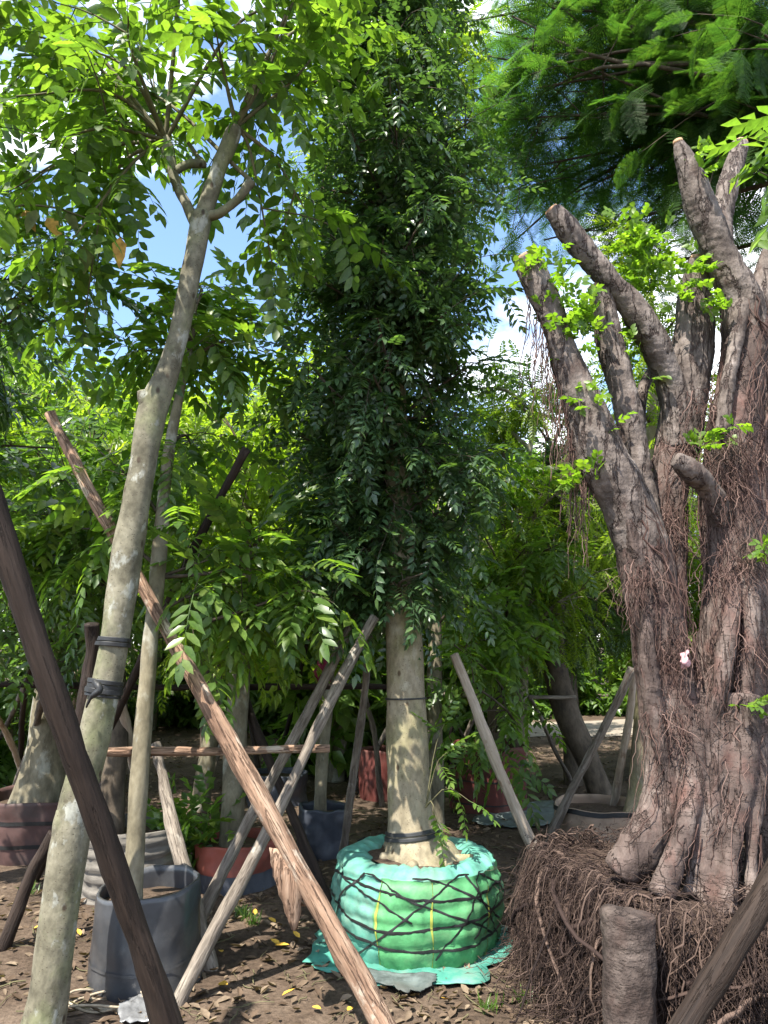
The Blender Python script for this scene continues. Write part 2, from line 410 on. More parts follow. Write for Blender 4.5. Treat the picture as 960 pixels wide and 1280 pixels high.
def leaf_meshes(templates, mat, name='leaf'):
    out = []
    for V, Fc, A in templates:
        me = mesh_from(name, V, Fc, False, A); me.materials.append(mat); out.append(me)
    return out
def place_leaves(parent, meshes, pos, dirs, ups, scl, name='leaf'):
    for i in range(len(pos)):
        o = add_mesh(name, meshes[i % len(meshes)], parent)
        M = frame(dirs[i], ups[i]) * scl[i]
        m4 = Matrix([[*M[0], 0], [*M[1], 0], [*M[2], 0], [0, 0, 0, 1]])
        m4.translation = Vector(pos[i] - ORG[parent]); o.matrix_local = m4

def twig_leaves(path, n, t0=.15, out=.75, droop=.25, r=rng):
    """leaf seats along a twig path: positions, directions, ups"""
    k = len(path); t = np.clip(np.linspace(t0, 1.0, n) + r.uniform(-.03, .03, n), 0, 1) * (k - 1)
    i = np.minimum(t.astype(int), k - 2); f = (t - i)[:, None]
    pos = path[i] * (1 - f) + path[i + 1] * f
    T = unit(path[i + 1] - path[i])
    ref = unit(np.cross(T, np.array([0.05, .03, 1.0])))
    ang = np.arange(n) * 2.4 + r.uniform(0, 6.28) + r.uniform(-.4, .4, n)
    side = ref * np.cos(ang)[:, None] + np.cross(T, ref) * np.sin(ang)[:, None] * .6
    d = unit(T * (1 - out) + side * out + np.array([0, 0, -droop]) + r.normal(0, .12, (n, 3)))
    d[-1] = unit(T[-1] + np.array([0, 0, -droop * .6]))
    up = unit(np.array([0, 0, 1.0]) + r.normal(0, .28, (n, 3)))
    return pos, d, up

def grow(trunk_pts, trunk_r, anchors, targets, subs, sublen, nleaf, droop=.25, sag=.12, r=rng, limb_r=.03, upbias=.35):
    """limbs from anchors to targets, twigs off each limb, leaf seats on twigs"""
    br = MB(); PP, DD, UU = [], [], []
    for a, b in zip(anchors, targets):
        L = np.linalg.norm(b - a)
        mid = (a + b) / 2 + np.array([0, 0, sag * L]) + r.normal(0, .06 * L, 3)
        path = resample([a, mid, b], 9)
        br.tube(path, np.linspace(limb_r, limb_r * .3, 9), 5, cap=False)
        for q in range(subs):
            t = r.uniform(.25, 1.0); i = int(t * 8); s = path[min(i, 8)]
            dirn = unit(unit(b - a) * .5 + r.normal(0, .75, 3) + np.array([0, 0, upbias]))
            ln = sublen * r.uniform(.6, 1.25)
            e = s + dirn * ln; m2 = (s + e) / 2 + r.normal(0, .06 * ln, 3) + np.array([0, 0, .06 * ln])
            tw = resample([s, m2, e + np.array([0, 0, -.08 * ln])], 6)
            br.tube(tw, np.linspace(limb_r * .28, limb_r * .1, 6), 4, cap=False)
            p, d, u = twig_leaves(tw, nleaf, .12, .7, droop, r); PP.append(p); DD.append(d); UU.append(u)
    return br, np.vstack(PP), np.vstack(DD), np.vstack(UU)

# ------------------------------------------------------------------ the ground
def hump(x, y):
    return .025 * math.sin(x * 1.3 + .6) * math.cos(y * .9) + .03 * mnoise.noise((x * .8, y * .8, 0)) + .012 * mnoise.noise((x * 4, y * 4, 3))
g1 = np.concatenate([[-400, -120, -50, -25, -14], np.linspace(-9, 9, 150), [14, 25, 50, 120, 400]])
g2 = np.concatenate([[-400, -120, -50, -20, -8, -3], np.linspace(-.5, 16, 140), [20, 28, 50, 120, 400]])
GX, GY = np.meshgrid(g1, g2, indexing='ij')
GZ = np.array([[hump(x, y) if abs(x) < 12 and -4 < y < 18 else 0.0 for y in g2] for x in g1])
nx, ny = len(g1), len(g2)
ii = (np.arange(nx - 1)[:, None] * ny + np.arange(ny - 1)[None, :])
Q = np.stack([ii, ii + ny, ii + ny + 1, ii + 1], -1).reshape(-1, 4)
m, nt_, bs, out = newmat('soil')
n1 = tex(nt_, 'ShaderNodeTexNoise', 1.1, Detail=9, Roughness=.68); n2 = tex(nt_, 'ShaderNodeTexNoise', 34, Detail=6, Roughness=.7)
c = ramp(nt_, [(.3, (.050, .037, .028)), (.5, (.105, .078, .058)), (.7, (.185, .145, .112))]); nt_.links.new(n1.outputs['Fac'], c.inputs['Fac'])
d = ramp(nt_, [(.3, (.45, .42, .4)), (.65, (1.15, 1.1, 1.05))]); nt_.links.new(n2.outputs['Fac'], d.inputs['Fac'])
cc = mixc(nt_, 1.0, c.outputs['Color'], d.outputs['Color'], 'MULTIPLY')
nt_.links.new(cc, bs.inputs['Base Color']); bs.inputs['Roughness'].default_value = .95; bs.inputs['Specular IOR Level'].default_value = .15
bump(nt_, bs, n2.outputs['Fac'], .9, .02); M_SOIL = m
ground = add('ground', np.stack([GX, GY, GZ], -1).reshape(-1, 3), [Q], M_SOIL, smooth=True, kind='structure')
M_PATH = plain('path_sand', (.24, .205, .165), .95, .25, 5, .5, .02, .15, dirt=(.17, .135, .10))
xs = np.linspace(1.2, 22, 60)
Vp = []
for x in xs:
    for s in (-1, -.33, .33, 1):
        y = 13.6 + .12 * (x - 4) + .5 * math.sin(x * .4) + s * (1.15 + .22 * mnoise.noise((x * .9, s * 3, 0)))
        Vp.append((x, y, (hump(x, y) if x < 12 and y < 18 else 0) + .012 + .012 * (1 - abs(s))))
ii = (np.arange(59)[:, None] * 4 + np.arange(3)[None]); Q = np.stack([ii, ii + 4, ii + 5, ii + 1], -1).reshape(-1, 4)
add('path', Vp, [Q], M_PATH, smooth=True, kind='structure')

# leaf litter and twigs nobody could count
tl = [(*leaflet(.065, .032, .6, -.25), 0), (*leaflet(.05, .028, .9, -.4), 0), (*leaflet(.085, .026, .4, .25), 0)]
tl = [(V, [Fc], {'rnd': np.full(len(V), .5)}) for V, Fc, _ in tl]
n = 16000
yy = 2.4 + 11.5 * rng.random(n) ** 1.25; xx = (rng.random(n) * 2 - 1) * (yy * .62 + .6)
keep = np.array([mnoise.noise((a * .9, b * .9, 5.0)) > -.28 + .3 * rng.random() for a, b in zip(xx, yy)]); xx, yy = xx[keep], yy[keep]; n = len(xx)
zz = np.array([hump(a, b) for a, b in zip(xx, yy)]) + .008
ang = rng.random(n) * 6.283
V, Fc, A = scatter(tl, np.column_stack([xx, yy, zz]), np.column_stack([np.cos(ang), np.sin(ang), rng.normal(0, .12, n)]), unit(np.column_stack([rng.normal(0, .25, n), rng.normal(0, .25, n), np.ones(n)])), rng.uniform(.45, 1.15, n))
A['rnd'] = rng.random(len(V) // 8).repeat(8)
tag(add('leaf_litter', V, Fc, L_FALLEN, attrs=A, kind='stuff'), 'dry brown leaf litter strewn over the bare dark soil', 'leaf litter')
n = 1500
yy = 2.5 + 9 * rng.random(n) ** 1.4; xx = (rng.random(n) * 2 - 1) * (yy * .6 + .5); a = rng.random(n) * 6.283; ln = rng.uniform(.03, .16, n)
t = np.linspace(-.5, .5, 4)
pth = np.stack([xx[:, None] + np.cos(a)[:, None] * ln[:, None] * t, yy[:, None] + np.sin(a)[:, None] * ln[:, None] * t, np.zeros((n, 4))], -1)
pth[:, :, :2] += rng.normal(0, .006, (n, 4, 2))
pth[:, :, 2] = np.array([hump(x, y) for x, y in zip(xx, yy)])[:, None] + .007 + rng.random((n, 4)) * .008
V, Fc, A = strands(pth, np.full((n, 4), 1.0) * rng.uniform(.0012, .004, n)[:, None], 3)
tag(add('twig_litter', V, Fc, M_TWIG, attrs={'rnd': A}, kind='stuff'), 'small dead twigs scattered over the soil', 'twig litter')

# ------------------------------------------------------------------ the leaning tree
LEAN0 = P(50, 1300, 3.28); LEAN0[2] = 0
lean = thing('leaning_tree', 'tall leaning tree with mottled pale trunk, black straps and pruned forked top', 'tree', LEAN0)
ctrl = [(44, 1330, 3.26, 28), (60, 1250, 3.27, 25), (76, 1130, 3.29, 23), (95, 1010, 3.31, 21.5), (120, 910, 3.33, 19.5), (141, 815, 3.35, 18.5), (160, 690, 3.37, 18.5), (177, 590, 3.38, 16.5), (190, 515, 3.39, 18), (211, 460, 3.4, 14), (227, 400, 3.4, 12.8), (241, 330, 3.4, 12), (253, 268, 3.4, 12.5)]
pts = [P(a, b, Y) for a, b, Y, r in ctrl]; rad = [R(r, a, b, Y) for a, b, Y, r in ctrl]
pts[0][2] = -.05
V, Fc = tube(pts, rad, 26, 130, rough=.006, freq=8, lump=.09)
add('trunk', V, Fc, M_LEAN, lean, True)
def limb(parent, ctrl, mat, name='limb', sides=14, n=30, rough=.005, lump=.15):
    pts = [P(a, b, Y) for a, b, Y, r in ctrl]; rad = [R(r, a, b, Y) for a, b, Y, r in ctrl]
    V, Fc = tube(pts, rad, sides, n, rough=rough, freq=9, lump=lump, seed=ctrl[0][0])
    return add(name, V, Fc, mat, parent, True)
limb(lean, [(250, 285, 3.4, 11), (262, 245, 3.39, 10.5), (276, 205, 3.38, 9.5), (290, 172, 3.37, 11), (294, 160, 3.37, 9)], M_LEAN)
limb(lean, [(248, 285, 3.41, 8.5), (234, 258, 3.43, 7), (220, 228, 3.46, 6.5), (210, 190, 3.48, 8), (207, 172, 3.48, 6)], M_LEAN)
limb(lean, [(256, 272, 3.4, 7), (277, 265, 3.38, 5.5), (300, 245, 3.36, 5), (314, 226, 3.35, 6)], M_LEAN)
limb(lean, [(218, 215, 3.46, 5), (236, 205, 3.5, 5), (256, 206, 3.55, 5)], M_LEAN)
limb(lean, [(192, 520, 3.38, 12), (181, 500, 3.36, 8), (177, 488, 3.35, 5)], M_LEAN, n=12)
limb(lean, [(90, 1110, 3.31, 8), (84, 1060, 3.30, 16), (78, 1030, 3.28, 13), (75, 1012, 3.27, 5)], M_LEAN, 'branch_stub', n=16)
def band_on(parent, ctrl, y0, y1, mat, name='strap', grow_=1.05, nturn=1):
    c = np.array(ctrl, dtype=float); yy = np.linspace(y0, y1, 5); o = np.argsort(c[:, 1])
    f = lambda k, y: np.interp(y, c[o, 1], c[o, k])
    pts = [P(f(0, y), y, f(2, y)) for y in yy]; rad = [R(f(3, y), f(0, y), y, f(2, y)) * grow_ + .004 for y in yy]
    V, Fc = tube(pts, rad, 24, 10, rough=.009, freq=22)
    return add(name, V, Fc, mat, parent, True)
for y_, h_, g_ in ((797, 5, 1.05), (803, 5, 1.08), (850, 5, 1.1), (856, 5, 1.06), (861, 6, 1.12), (868, 3, 1.05)):
    band_on(lean, ctrl, y_, y_ + h_, M_STRAP, grow_=g_)
V, Fc = tube([P(118, 852, 3.22), P(124, 862, 3.2), P(113, 872, 3.2), P(108, 884, 3.22)], [.012, .018, .008, .004], 8, 14, rough=.008, freq=30); add('strap_knot', V, Fc, M_STRAP, lean, True)
LEANCTRL = ctrl
# long shoots from the pollarded stubs, then pinnate leaves along them
tl_lean = [compound(.32, 5, .115, .052, True, 60, .25, seed=s, alt=True) for s in range(6)]
tips = [P(295, 158, 3.37), P(207, 175, 3.48), P(314, 226, 3.35), P(256, 206, 3.55)]
shoots = MB(); PP, DD, UU = [], [], []
r_ = np.random.default_rng(4)
spec = []
for k in range(8):
    base = tips[[0, 0, 1, 1, 2, 3, 0, 1][k % 8]]
    az = r_.uniform(0, 6.283)
    out = r_.uniform(.25, 1.0); ln = r_.uniform(.9, 1.9)
    spec.append((base, az, out, ln))
for px, py, Y in [(30, 40, 3.3), (60, 180, 3.1), (20, 120, 3.0), (110, 60, 3.2), (160, 20, 3.0), (90, 300, 3.2), (400, 60, 3.4), (360, 20, 3.2), (340, 60, 3.6), (380, 260, 3.5), (10, 240, 3.4), (130, 150, 3.6), (190, 90, 3.8), (270, 40, 3.0), (45, 90, 3.6), (340, 330, 3.5), (120, 340, 3.7)]:
    spec.append((tips[0] if px > 250 else tips[1], P(px, py, Y)))
for s in spec:
    if len(s) == 4:
        base, az, out, ln = s
        d = np.array([math.cos(az) * out, math.sin(az) * out, r_.uniform(.45, 1.0)]); d = unit(d)
        e = base + d * ln + np.array([0, 0, -.1 * ln * out])
    else: base, e = s; ln = np.linalg.norm(e - base)
    midp = (base + e) / 2 + np.array([0, 0, .16 * ln]) + r_.normal(0, .05, 3)
    path = resample([base, midp, e], 14)
    shoots.tube(path, np.linspace(.013, .0035, 14), 5, cap=False)
    nl = max(5, int(ln / .105))
    p, d, u = twig_leaves(path, nl, .3, .62, .2, r_); PP.append(p); DD.append(d); UU.append(u)
    for q in range(1):
        i = r_.integers(5, 12); dd = unit(path[i + 1] - path[i] + r_.normal(0, .7, 3)); l2 = r_.uniform(.3, .6)
        tw = resample([path[i], path[i] + dd * l2 * .5 + np.array([0, 0, .03]), path[i] + dd * l2], 6)
        shoots.tube(tw, np.linspace(.006, .0025, 6), 4, cap=False)
        p, d, u = twig_leaves(tw, 5, .25, .7, .25, r_); PP.append(p); DD.append(d); UU.append(u)
shoots.build('shoots', M_TWIG, lean, True, kind='stuff')
PP, DD, UU = map(np.vstack, (PP, DD, UU)); scl = rng.uniform(.75, 1.12, len(PP))
def split_near(PP, k=300, yfrac=1.0):
    """the k leaf seats that show largest inside the frame"""
    d = PP - np.array([0, 0, CAMZ]); depth = d[:, 1] * CO + d[:, 2] * SI; up = -d[:, 1] * SI + d[:, 2] * CO
    px = 480 + F * d[:, 0] / depth; py = 640 - F * up / depth
    inside = (px > -10) & (px < 970) & (py > -10) & (py < 1290) & (depth > .3)
    sc_ = np.where(inside, depth, 1e6); o = np.argsort(sc_)
    return o[:k], o[k:]
near, far = split_near(PP)
place_leaves(lean, leaf_meshes(tl_lean, L_LEAN), PP[near], DD[near], UU[near], scl[near])
V, Fc, A = scatter(tl_lean, PP[far], DD[far], UU[far], scl[far])
add('foliage', V, Fc, L_LEAN, lean, attrs=A, kind='stuff')

# ------------------------------------------------------------------ the columnar tree in its green wrapped root ball
RB = np.array([.175, 4.30, 0.0]); RBR, RBH = .435, .42
cent = thing('columnar_tree', 'slender columnar tree with dense small dark leaves, rooted in a green wrapped ball', 'tree', RB)
ctrl = [(523, 1088, 4.28, 70), (522, 1074, 4.28, 54), (519, 1062, 4.28, 42), (516, 1046, 4.29, 33), (513, 1018, 4.30, 28), (511, 975, 4.30, 26.5), (508, 900, 4.30, 25), (506, 830, 4.31, 23), (503, 760, 4.31, 21), (499, 650, 4.33, 17), (493, 480, 4.35, 13), (488, 330, 4.35, 10), (484, 160, 4.35, 7), (480, -10, 4.35, 4), (478, -110, 4.35, 2)]
pts = [P(a, b, Y) for a, b, Y, r in ctrl]; rad = [R(r, a, b, Y) for a, b, Y, r in ctrl]
V, Fc = tube(pts, rad, 26, 150, rough=.005, freq=8, lump=.07)
add('trunk', V, Fc, M_CENT, cent, True)
CTR = resample(np.column_stack([pts, rad]), 60)
# root flare fingers over the ball top
for az, ln in ((-.35, .32), (.9, .2), (2.3, .24), (3.5, .2), (4.6, .26), (5.4, .27)):
    b = pts[2]; e = b + np.array([math.cos(az) * ln, math.sin(az) * ln, 0]); e[2] = RBH + .004
    V, Fc = tube([b + np.array([0, 0, .05]), b * .62 + e * .38 + np.array([0, 0, -.045]), e], [.09, .065, .022], 12, 16, rough=.008, lump=.2)
    add('root_flare', V, Fc, M_CENT, cent, True)
# wrap
M_TEAL = plain('teal_sheet', (.085, .255, .195), .55, .35, 9, .5, .014, .35, dirt=(.17, .245, .19))
M_GREEN = plain('green_sheet', (.075, .27, .105), .55, .32, 9, .5, .014, .35, dirt=(.145, .25, .13))
M_YEL = plain('yellow_stitch', (.30, .32, .06), .6, .2)
def rb_r(th, z):
    u = z / RBH
    r = RBR * (.93 + .12 * math.sin(math.pi * min(1, max(0, u * .8 + .12))))
    r += .024 * mnoise.noise((math.cos(th) * 2.2, math.sin(th) * 2.2, z * 3.0))
    r += .010 * mnoise.noise((math.cos(th) * 7, math.sin(th) * 7, z * 5 + 3))
    r += .004 * math.sin(th * 17 + 9 * mnoise.noise((math.cos(th) * 3, math.sin(th) * 3, z * 4)) + z * 9) * (0.4 + u)
    r += .011 * mnoise.noise((math.cos(th) * 13 + z * 10, math.sin(th) * 16, z * 11))
    for zs in (.10, .19, .28, .37):
        r -= .009 * math.exp(-((z - zs - .014 * math.sin(th * 2 + zs * 30)) / .016) ** 2)
    return r
NT = 220; prof = [(z, None) for z in np.linspace(-.02, RBH - .02, 40)]
V = []
for z, _ in prof:
    for k in range(NT):
        th = 2 * math.pi * k / NT; r = rb_r(th, z); V.append((RB[0] + r * math.cos(th), RB[1] + r * math.sin(th), z))
for q, (fr, dz) in enumerate([(.98, .0), (.93, .022), (.84, .034), (.74, .030), (.64, .012), (.56, -.012), (.54, -.05)]):
    for k in range(NT):
        th = 2 * math.pi * k / NT; r = rb_r(th, RBH - .02) * fr * (1 + (.10 * mnoise.noise((math.cos(th) * 2.5, math.sin(th) * 2.5, 9.0)) if q > 2 else 0))
        V.append((RB[0] + r * math.cos(th), RB[1] + r * math.sin(th), RBH - .02 + dz + .014 * mnoise.noise((math.cos(th) * 6 * fr, math.sin(th) * 6 * fr, 4.0)) + .012 * mnoise.noise((math.cos(th) * 14, math.sin(th) * 14, q * .4)) * (q > 0)))
rows = len(prof) + 7
ii = np.arange(rows - 1)[:, None] * NT; j = np.arange(NT)[None]; k = (j + 1) % NT
Q = np.stack([ii + j, ii + k, ii + NT + k, ii + NT + j], -1).reshape(-1, 4)
wrap = add('root_wrap', V, [Q], M_TEAL, cent, True); wrap['label'] = 'teal plastic sheet wrapped round the root ball'
def rb_patch(name, th0, th1, z0, z1, mat, off, n=60, m_=34, wob=0):
    V = []
    for b in range(m_):
        for a in range(n):
            z = z0 + (z1 - z0) * b / (m_ - 1); th = th0 + (th1 - th0) * a / (n - 1) + wob * math.sin(z * 21) * (1 if a < n / 2 else .4)
            r = rb_r(th, z) + off; V.append((RB[0] + r * math.cos(th), RB[1] + r * math.sin(th), z))
    ii = np.arange(m_ - 1)[:, None] * n; j = np.arange(n - 1)[None]
    Q = np.stack([ii + j, ii + j + 1, ii + n + j + 1, ii + n + j], -1).reshape(-1, 4)
    return add(name, V, [Q], mat, wrap, True)
D = math.radians
rb_patch('green_panel', D(-118), D(25), -.01, RBH - .022, M_GREEN, .004, wob=.03)
for a in (-117, -83, -40): rb_patch('yellow_stitch', D(a), D(a + .9), 0.0, RBH - .03, M_YEL, .007, 4, 26, .02)
def strap_path(name, f, n=90, wd=.011):
    V = []
    for q in range(n):
        t = q / (n - 1); th, z = f(t); z = min(max(z, .012), RBH - .01)
        r = rb_r(th, min(z, RBH - .02)) + .0065
        th2, z2 = f(min(1, t + .01)); th1, z1 = f(max(0, t - .01))
        du, dv = (th2 - th1) * RBR, z2 - z1; l = math.hypot(du, dv) + 1e-9; nu, nv = -dv / l, du / l
        ww = wd * (.75 + .5 * abs(math.sin(q * .37)))
        for s in (-1, 0, 1):
            tt = th + s * ww * nu / RBR; rr = r + (.0015 if s == 0 else 0)
            V.append((RB[0] + rr * math.cos(tt), RB[1] + rr * math.sin(tt), z + s * ww * nv))
    ii = np.arange(n - 1)[:, None] * 3; j = np.arange(2)[None]
    Q = np.stack([ii + j, ii + j + 1, ii + 4 + j, ii + 3 + j], -1).reshape(-1, 4)
    return add(name, V, [Q], M_STRAP, wrap, True)
for zs, am, ph in ((.10, .016, .5), (.20, .022, 2.0), (.33, .026, .2)):
    strap_path('strap', lambda t, zs=zs, am=am, ph=ph: (2 * math.pi * t, zs + am * math.sin(4 * math.pi * t + ph) + .006 * math.sin(23 * t + ph)), 140, .0065)
for a0, a1, z0, z1 in ((-165, -95, .41, .22), (-140, -55, .02, .44), (-128, -30, .45, .08), (-95, -20, .45, .16), (-80, -42, .02, .45), (-60, -20, .44, .03), (-55, 5, .1, .43), (-170, -128, .1, .44), (-45, 20, .42, .1), (60, 140, .05, .44), (20, 90, .44, .04)):
    strap_path('strap', lambda t, a0=a0, a1=a1, z0=z0, z1=z1: (D(a0 + (a1 - a0) * t), z0 + (z1 - z0) * t + .02 * math.sin(t * 5 + a0)), 60, .005)
# soil on the ball
a = np.linspace(0, 2 * math.pi, 48, endpoint=False); V = [(RB[0], RB[1], RBH + .03)]
for q, fr in enumerate((.2, .4, .62)):
    for t in a: V.append((RB[0] + RBR * fr * math.cos(t), RB[1] + RBR * fr * math.sin(t), RBH + .01 - .012 * q + .02 * mnoise.noise((math.cos(t) * 4 * fr, math.sin(t) * 4 * fr, 2))))
j = np.arange(48); k = (j + 1) % 48
add('soil', V, [np.stack([j * 0, 1 + j, 1 + k], -1), np.concatenate([np.stack([1 + q * 48 + j, 49 + q * 48 + j, 49 + q * 48 + k, 1 + q * 48 + k], -1) for q in (0, 1)])], M_SOIL, cent, True)
for y0, y1, g_ in ((1036, 1040, 1.05), (1042, 1046, 1.08)): band_on(cent, ctrl, y0, y1, M_STRAP, 'tie', g_)
band_on(cent, ctrl, 872, 874, M_STRAP, 'tie', 1.0)
# crown
tl_cent = [compound(.20, 5, .066, .027, True, 62, .3, seed=20 + s, alt=True) for s in range(6)]
anch, targ = [], []
r_ = np.random.default_rng(8)
zs = np.concatenate([np.linspace(1.72, 4.2, 92), np.linspace(4.2, 7.0, 58)])
for z in zs:
    i = np.argmin(abs(CTR[:, 2] - z)); a_ = CTR[i, :3].copy(); az = r_.uniform(0, 6.283)
    wd = np.interp(z, [1.7, 2.1, 2.6, 3.2, 4.2, 5.2, 6.3, 7.0], [.36, .46, .56, .56, .55, .52, .44, .2]) * r_.uniform(.55, 1.2)
    anch.append(a_); targ.append(a_ + np.array([math.cos(az) * wd, math.sin(az) * wd, wd * r_.uniform(.05, .75)]))
br, PP, DD, UU = grow(None, None, anch, targ, 6, .34, 6, .3, .05, r_, .014, .2)
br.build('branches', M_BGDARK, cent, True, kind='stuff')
scl = rng.uniform(.75, 1.15, len(PP)); near, far = split_near(PP)
place_leaves(cent, leaf_meshes(tl_cent, L_CENT), PP[near], DD[near], UU[near], scl[near])
V, Fc, A = scatter(tl_cent, PP[far], DD[far], UU[far], scl[far]); add('foliage', V, Fc, L_CENT, cent, attrs=A, kind='stuff')
# a small water shoot low on the trunk
br = MB(); PPs = []
b = P(532, 985, 4.2)
for px, py, Y in ((560, 940, 4.1), (585, 1000, 4.05), (548, 1035, 4.1), (555, 905, 4.2)):
    br.tube(resample([b + np.array([0, 0, -.1]), (b + P(px, py, Y)) / 2 + np.array([0, 0, .03]), P(px, py, Y)], 6), np.linspace(.004, .002, 6), 4, cap=False)
    PPs.append(twig_leaves(resample([b, P(px, py, Y)], 5), 3, .6, .6, .15, r_))
ws = br.build('water_shoot', M_TWIG, cent)
p, d, u = (np.vstack(q) for q in zip(*PPs)); V, Fc, A = scatter(tl_cent, p, d, u, np.full(len(p), .8)); add('shoot_leaves', V, Fc, L_BROAD, ws, attrs=A)

# ------------------------------------------------------------------ the old fig with cut limbs and a bare root mass
FIG = np.array([1.56, 3.72, 0.0])
fig = thing('fig_tree', 'massive old fig with stumpy cut limbs, twisted roots and a bare root ball', 'tree', FIG)
def rs(ctrl): return [P(a, b, Y) for a, b, Y, r in ctrl], [R(r, a, b, Y) for a, b, Y, r in ctrl]
def remeshed(name, tubes_, voxel, mat, amp, parent, freq=7):
    mb = MB()
    for V, Fc in tubes_: mb.add(V, Fc)
    V, Fc, _ = mb.data(); tmp = bpy.data.objects.new('tmp', mesh_from('tmp', V, Fc)); COL.objects.link(tmp)
    md = tmp.modifiers.new('r', 'REMESH'); md.mode = 'VOXEL'; md.voxel_size = voxel
    sm = tmp.modifiers.new('s', 'SMOOTH'); sm.iterations = 3; sm.factor = .5
    dg = bpy.context.evaluated_depsgraph_get(); me = bpy.data.meshes.new_from_object(tmp.evaluated_get(dg))
    tm = tmp.data; bpy.data.objects.remove(tmp); bpy.data.meshes.remove(tm)
    n = len(me.vertices); co = np.empty(n * 3, dtype=np.float32); me.vertices.foreach_get('co', co); co = co.reshape(-1, 3)
    no = np.empty(n * 3, dtype=np.float32); me.vertices.foreach_get('normal', no); no = no.reshape(-1, 3)
    dsp = np.array([amp * (mnoise.noise((p[0] * freq, p[1] * freq, p[2] * freq * .35)) + .5 * mnoise.noise((p[0] * freq * 3, p[1] * freq * 3, p[2] * freq * 1.2)) + .28 * mnoise.noise((p[0] * 9, p[1] * 9, p[2] * 60))) for p in co.tolist()])
    co = co + no * dsp[:, None] - ORG[parent]
    me.vertices.foreach_set('co', co.astype(np.float32).ravel()); me.polygons.foreach_set('use_smooth', np.ones(len(me.polygons), dtype=bool)); me.update()
    me.materials.append(mat); me.name = name
    return add_mesh(name, me, parent)
cols = [
 [(772, 1092, 3.55, 20), (800, 1060, 3.55, 26), (824, 1010, 3.56, 24), (838, 950, 3.6, 27), (838, 880, 3.62, 34), (825, 800, 3.62, 37), (812, 725, 3.6, 33), (795, 655, 3.56, 28), (770, 600, 3.53, 26)],
 [(826, 1122, 3.34, 17), (842, 1075, 3.37, 15), (858, 1020, 3.42, 14), (868, 960, 3.48, 16), (868, 900, 3.52, 18), (850, 850, 3.55, 16)],
 [(872, 1120, 3.42, 13), (884, 1060, 3.44, 14), (892, 1000, 3.47, 16), (895, 930, 3.5, 20), (896, 870, 3.52, 20)],
 [(906, 1152, 3.30, 15), (912, 1080, 3.35, 12), (920, 1010, 3.43, 14), (925, 940, 3.48, 20), (922, 870, 3.52, 28)],
 [(936, 1130, 3.40, 12), (939, 1050, 3.43, 10), (940, 970, 3.5, 17), (938, 900, 3.55, 24)],
 [(952, 1120, 3.65, 16), (956, 1040, 3.65, 17), (955, 960, 3.65, 22), (955, 880, 3.68, 30)],
 [(860, 1110, 3.86, 34), (874, 1040, 3.84, 38), (882, 960, 3.80, 44), (884, 900, 3.76, 50), (885, 872, 3.74, 46)],
 [(900, 900, 3.7, 50), (918, 820, 3.68, 46), (920, 740, 3.66, 44), (915, 660, 3.66, 40), (912, 590, 3.68, 36), (922, 510, 3.7, 33), (932, 430, 3.72, 30), (925, 375, 3.72, 24)],
 [(955, 900, 3.75, 30), (962, 800, 3.75, 28), (955, 700, 3.76, 26), (950, 600, 3.76, 26), (952, 500, 3.76, 26), (948, 420, 3.75, 22)],
 [(840, 860, 3.72, 28), (834, 770, 3.74, 22), (834, 690, 3.76, 21), (836, 620, 3.8, 21), (848, 540, 3.84, 23), (860, 460, 3.84, 22)],
 [(888, 940, 3.50, 5), (893, 890, 3.46, 9), (904, 830, 3.45, 11), (914, 750, 3.48, 9), (910, 680, 3.56, 4)],
 [(842, 1010, 3.52, 4), (830, 950, 3.5, 8), (816, 880, 3.49, 10), (808, 800, 3.47, 9), (815, 720, 3.54, 4)],
 [(922, 910, 3.52, 4), (932, 840, 3.5, 10), (940, 760, 3.49, 10), (930, 670, 3.58, 4)],
 [(858, 1118, 3.42, 9), (872, 1060, 3.44, 8), (880, 1000, 3.46, 9), (882, 950, 3.5, 9)],
 [(884, 1135, 3.36, 8), (898, 1090, 3.38, 7), (903, 1040, 3.42, 8), (908, 985, 3.46, 8)],
 [(806, 760, 3.55, 4), (800, 715, 3.49, 7), (788, 655, 3.47, 7), (768, 600, 3.5, 3)],
]
remeshed('trunk', [tube(*rs(c), 14, 40, lump=.30, seed=i * 3.1) for i, c in enumerate(cols)], .0135, M_FIG if False else M_FIC, .013, fig)
